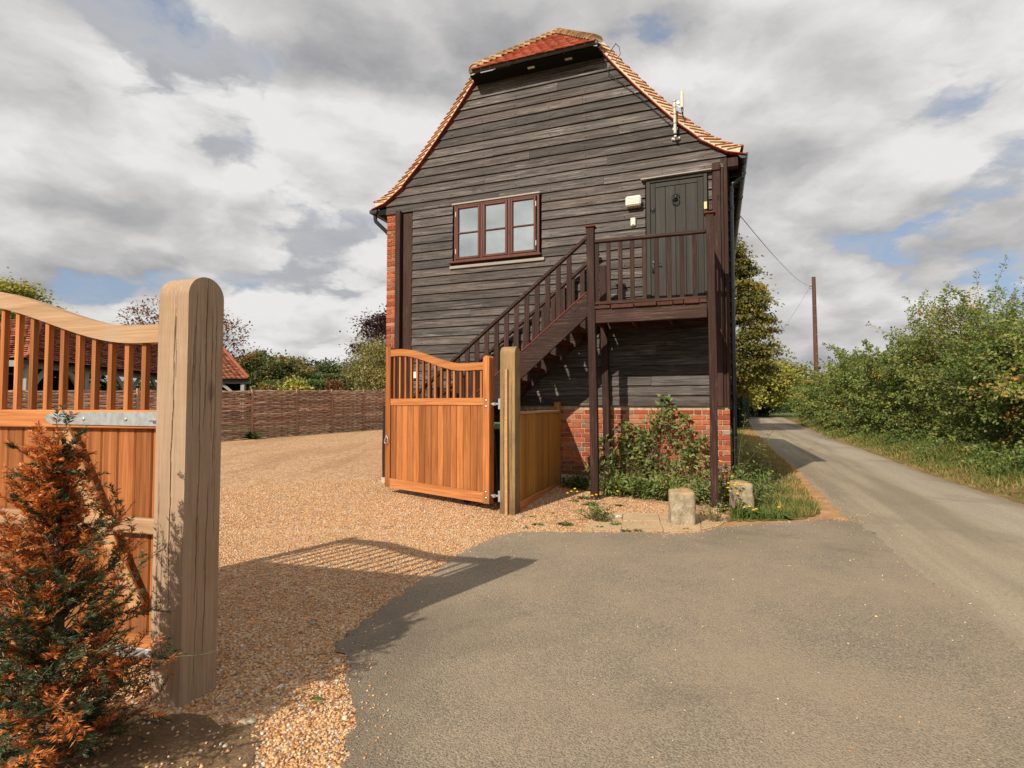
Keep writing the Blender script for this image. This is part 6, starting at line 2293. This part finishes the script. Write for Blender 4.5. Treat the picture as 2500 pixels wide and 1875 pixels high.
# ---------------------------------------------------------------- the browning yew
def yew():
    r = np.random.default_rng(5)
    bx, by = -1.76, 2.12
    t = thing('yew_bush', 'young yew bush with orange dead needles in front of the left gate', 'bush', (bx, by, 0))
    b = MB(); b.tube([(0, 0, -.1), (.02, .01, .5), (.0, .02, 1.0), (.02, .0, 1.28)], [.022, .018, .010, .004], 8); b.build('trunk', 'bark', t, 60)
    m = 370
    z0 = .02 + 1.12 * r.random(m) ** 1.15
    a = r.uniform(0, 6.28, m)
    d = np.stack([np.cos(a), np.sin(a)], 1)
    width = np.interp(z0, [0, .25, .6, .9, 1.15, 1.3], [.25, .28, .25, .17, .09, .045])
    D0 = np.concatenate([d * np.interp(z0, [0, .6, 1.2], [1.0, .8, .35])[:, None], np.interp(z0, [0, .5, 1.2], [.35, .6, 1.2])[:, None] + r.normal(0, .2, (m, 1))], 1)
    L = width * r.uniform(.5, 1.45, m) + .05
    strag = r.random(m) < .035
    L = np.where(strag, L * 1.6, L)
    P0 = np.concatenate([r.normal(0, .012, (m, 2)), z0[:, None]], 1)
    P = curve_pts(P0, D0, L, 9, r, .15, .13)
    SV, SF = tubes(P, .0032, .0011, 4)
    # side twigs
    k_ = 6
    tq = .30 + .70 * r.random((m, k_))
    C, Tn = on_curves(P, tq)
    C, Tn = C.reshape(-1, 3), Tn.reshape(-1, 3)
    Ds = unit(Tn + unit(np.cross(Tn, r.normal(size=Tn.shape))) * .9 + np.array([0, 0, .1]))
    LT = (np.repeat(L, k_) * .24 * r.uniform(.5, 1.2, m * k_)).clip(.03, .12)
    P2 = curve_pts(C, Ds, LT, 5, r, .0, .08)
    SV2, SF2 = tubes(P2, .0013, .0007, 3)
    arrays('stems', 'twig', np.concatenate([SV, SV2]), np.concatenate([SF, SF2 + len(SV)]), t)
    # needles
    def dead(p):
        f = .37 + .34 * np.sin(p[:, 0] * 6 + 1.0 + p[:, 2] * 3) * np.cos(p[:, 2] * 7 + .4)
        f += .45 * np.exp(-((p[:, 2] - 1.0) / .22) ** 2) * (p[:, 0] > -.20)
        f += .28 * np.exp(-((p[:, 2] - .18) / .2) ** 2) - .30 * np.exp(-(((p[:, 0] - .22) / .16) ** 2 + ((p[:, 2] - .55) / .2) ** 2)) - .32 * np.exp(-(((p[:, 0] + .28) / .2) ** 2 + ((p[:, 2] - .62) / .25) ** 2))
        return f
    VV, FF, TT = [], [], []
    nv = 0
    dsh = r.random(m) < dead(P[:, -1]).clip(.04, .96)
    for (PP, q, tmin) in ((P, 44, .30), (P2, 32, .0)):
        mm = len(PP)
        tq = tmin + (1 - tmin) * r.random((mm, q))
        C, Tn = on_curves(PP, tq)
        ds_ = np.repeat(dsh, mm // m) ^ (r.random(mm) < (.16 if mm > m else 0))
        dq = np.repeat(ds_, q)
        C, Tn = C.reshape(-1, 3), Tn.reshape(-1, 3)
        n = len(C)
        sv = unit(np.cross(Tn, np.array([0, 0, 1.]) + r.normal(size=Tn.shape) * .25)) * np.where(r.random(n) < .5, -1, 1)[:, None]
        A = unit(sv + Tn * .75 + r.normal(size=(n, 3)) * .16)
        ln = r.uniform(.016, .029, n)
        V, F = leaf_quads(C + A * (ln * .5)[:, None], A, ln, np.full(n, .0042), r, .05)
        VV.append(V); FF.append(F + nv); nv += len(V)
        bt_ = np.repeat(r.uniform(-.14, .14, mm), q)
        TT.append(np.where(dq, np.clip(r.uniform(.66, .94, n) + bt_, .58, 1), np.clip(r.uniform(.08, .44, n) + bt_, 0, .53)))
    arrays('needles', 'needle', np.concatenate(VV), np.concatenate(FF), t, np.concatenate(TT))
yew()

# ---------------------------------------------------------------- loose pebbles
def pebbles(name, C, size, r, sub, tint):
    n = len(C)
    o = np.array([[1, 0, 0], [-1, 0, 0], [0, 1, 0], [0, -1, 0], [0, 0, 1], [0, 0, -1]], float)
    f = np.array([(0, 2, 4), (2, 1, 4), (1, 3, 4), (3, 0, 4), (2, 0, 5), (1, 2, 5), (3, 1, 5), (0, 3, 5)])
    if sub:
        vs = [tuple(v) for v in o]; nf = []
        cache = {}
        def mid(a, b):
            k = tuple(sorted((a, b)))
            if k not in cache:
                v = np.array(vs[a]) + np.array(vs[b]); v /= np.linalg.norm(v)
                cache[k] = len(vs); vs.append(tuple(v))
            return cache[k]
        for a, b, c in f:
            ab, bc, ca = mid(a, b), mid(b, c), mid(c, a)
            nf += [(a, ab, ca), (b, bc, ab), (c, ca, bc), (ab, bc, ca)]
        o, f = np.array(vs), np.array(nf)
    k = len(o)
    a = r.uniform(0, 6.28, n)
    sc = size[:, None] * np.stack([r.uniform(.8, 1.35, n), r.uniform(.6, 1.0, n), r.uniform(.45, .8, n)], 1) * .5
    L = o[None] * (1 + r.normal(0, .12, (n, k, 1))) * sc[:, None]
    # random tilt about x then turn about z
    tl = r.normal(0, .35, n)
    y = L[..., 1] * np.cos(tl)[:, None] - L[..., 2] * np.sin(tl)[:, None]
    z = L[..., 1] * np.sin(tl)[:, None] + L[..., 2] * np.cos(tl)[:, None]
    x = L[..., 0]
    V = np.stack([x * np.cos(a)[:, None] - y * np.sin(a)[:, None], x * np.sin(a)[:, None] + y * np.cos(a)[:, None], z], -1) + C[:, None]
    F = (f[None] + (np.arange(n) * k)[:, None, None]).reshape(-1, 3)
    return arrays(name, 'pebble', V.reshape(-1, 3), F, None, np.repeat(tint, len(f)), smooth=True, kind='stuff')


rp = np.random.default_rng(44)
GR = [(-3.6, 2.6), (-2.0, 2.72), (-1.75, 2.62), (-1.38, 2.5), (-1.15, 2.42), (-1.0, 2.2), (-.98, 1.7), (-.62, 1.7), (-.62, 2.16), (-.66, 2.41), (-.69, 2.54), (-.79, 2.76), (-.84, 2.96), (-1.02, 3.25), (-.96, 3.48),
      (-.89, 3.76), (-.69, 4.43), (-.46, 5.23), (-.10, 5.94), (.09, 6.08), (1.2, 6.06), (2.3, 7.4), (1.0, 8.4), (-.2, 9.2), (-3.2, 9.2), (-5.5, 8.0)]
def scatter(n, x0, x1, y0, y1, poly, pw=1.0):
    x = rp.uniform(x0, x1, n); y = y0 + (y1 - y0) * rp.random(n) ** pw
    ok = in_poly(x, y, poly)
    return x[ok], y[ok]
x, y = scatter(36000, -3.6, -.4, 1.7, 3.7, GR)
pebbles('gravel_stones', np.stack([x, y, H(x, y) + rp.uniform(-.001, .004, len(x))], 1), rp.uniform(.007, .019, len(x)) * (1 + .5 * (rp.random(len(x)) < .04)), rp, True, rp.random(len(x)))
x, y = scatter(60000, -5, .2, 3.7, 6.2, GR)
pebbles('gravel_stones', np.stack([x, y, H(x, y) + rp.uniform(-.001, .004, len(x))], 1), rp.uniform(.009, .022, len(x)), rp, False, rp.random(len(x)))
x, y = scatter(56000, -5.5, 2.3, 6.0, 9.2, GR)
pebbles('gravel_stones', np.stack([x, y, H(x, y) + rp.uniform(-.001, .005, len(x))], 1), rp.uniform(.012, .026, len(x)), rp, False, rp.random(len(x)))
# strays on soil, tarmac, lane and paving
x, y = scatter(1700, -3.4, -.9, 1.2, 2.7, [(-3.4, 1.2), (-.95, 1.2), (-1.0, 2.3), (-1.4, 2.5), (-3.4, 2.7)])
pebbles('stray_stones', np.stack([x, y, np.full(len(x), .008)], 1), rp.uniform(.006, .018, len(x)), rp, True, rp.random(len(x)))
x, y = scatter(520, -1.1, 4.0, 1.6, 6.5, APRON)
pebbles('stray_stones', np.stack([x, y, np.full(len(x), .014)], 1), rp.uniform(.004, .012, len(x)) * np.where(rp.random(len(x)) < .05, 1.8, 1), rp, True, np.where(rp.random(len(x)) < .5, rp.uniform(.4, .9, len(x)), rp.random(len(x))))
n = 700
q = rp.random(n); k_ = rp.integers(0, len(APRON) - 10, n)
E_ = np.array(APRON[1:20]); k_ = rp.integers(0, len(E_) - 1, n)
p = E_[k_] + (E_[k_ + 1] - E_[k_]) * q[:, None] + rp.normal(0, .10, (n, 2))
ok = p[:, 1] > 1.7
pebbles('stray_stones', np.stack([p[ok, 0], p[ok, 1], np.full(ok.sum(), .014)], 1), rp.uniform(.006, .015, ok.sum()), rp, True, rp.random(ok.sum()))
n = 900
rl = np.array(ROADL[1:8]); k_ = rp.integers(0, len(rl) - 1, n)
p = rl[k_] + (rl[k_ + 1] - rl[k_]) * rp.random((n, 1)) + np.abs(rp.normal(0, .35, (n, 1))) * np.array([.93, -.36]) * np.where(rp.random((n, 1)) < .7, 1, -1)
pebbles('stray_stones', np.stack([p[:, 0], p[:, 1], np.full(n, .016)], 1), rp.uniform(.006, .016, n), rp, False, rp.uniform(.3, 1, n))
x, y = scatter(900, .8, 2.7, 6.1, 7.2, [(.8, 6.15), (2.3, 6.1), (2.7, 7.0), (1.0, 7.1)])
pebbles('stray_stones', np.stack([x, y, np.full(len(x), .022)], 1), rp.uniform(.006, .015, len(x)), rp, True, rp.random(len(x)))
# three paler larger stones lying in the gravel
for i, (x, y, s_, lb) in enumerate(((-1.16, 2.46, .055, 'pale larger pebble lying near the big post foot'), (-1.28, 3.55, .045, 'flat cream stone in the shaded gravel'), (1.30, 6.70, .075, 'white chip of stone lying on the paving'), (.10, 6.76, .075, 'grey flat stone at the foot of the boarded panel'))):
    b = MB(); b.sphere((0, 0, 0), s_ * .5, 10, 6, (1.25, .8, .5))
    r = random.Random(i)
    b.v = [(a * (1 + r.uniform(-.14, .14)), c * (1 + r.uniform(-.14, .14)), d * (1 + r.uniform(-.1, .1))) for a, c, d in b.v]
    o = b.build('loose_stone', 'boulder' if i != 2 else 'grey_pole', None, 50)
    o.location = (x, y, max(float(H(x, y)), .0) + s_ * .16 + (.02 if i == 2 else 0))
    tag(o, lb, 'stone', 'larger loose stones')
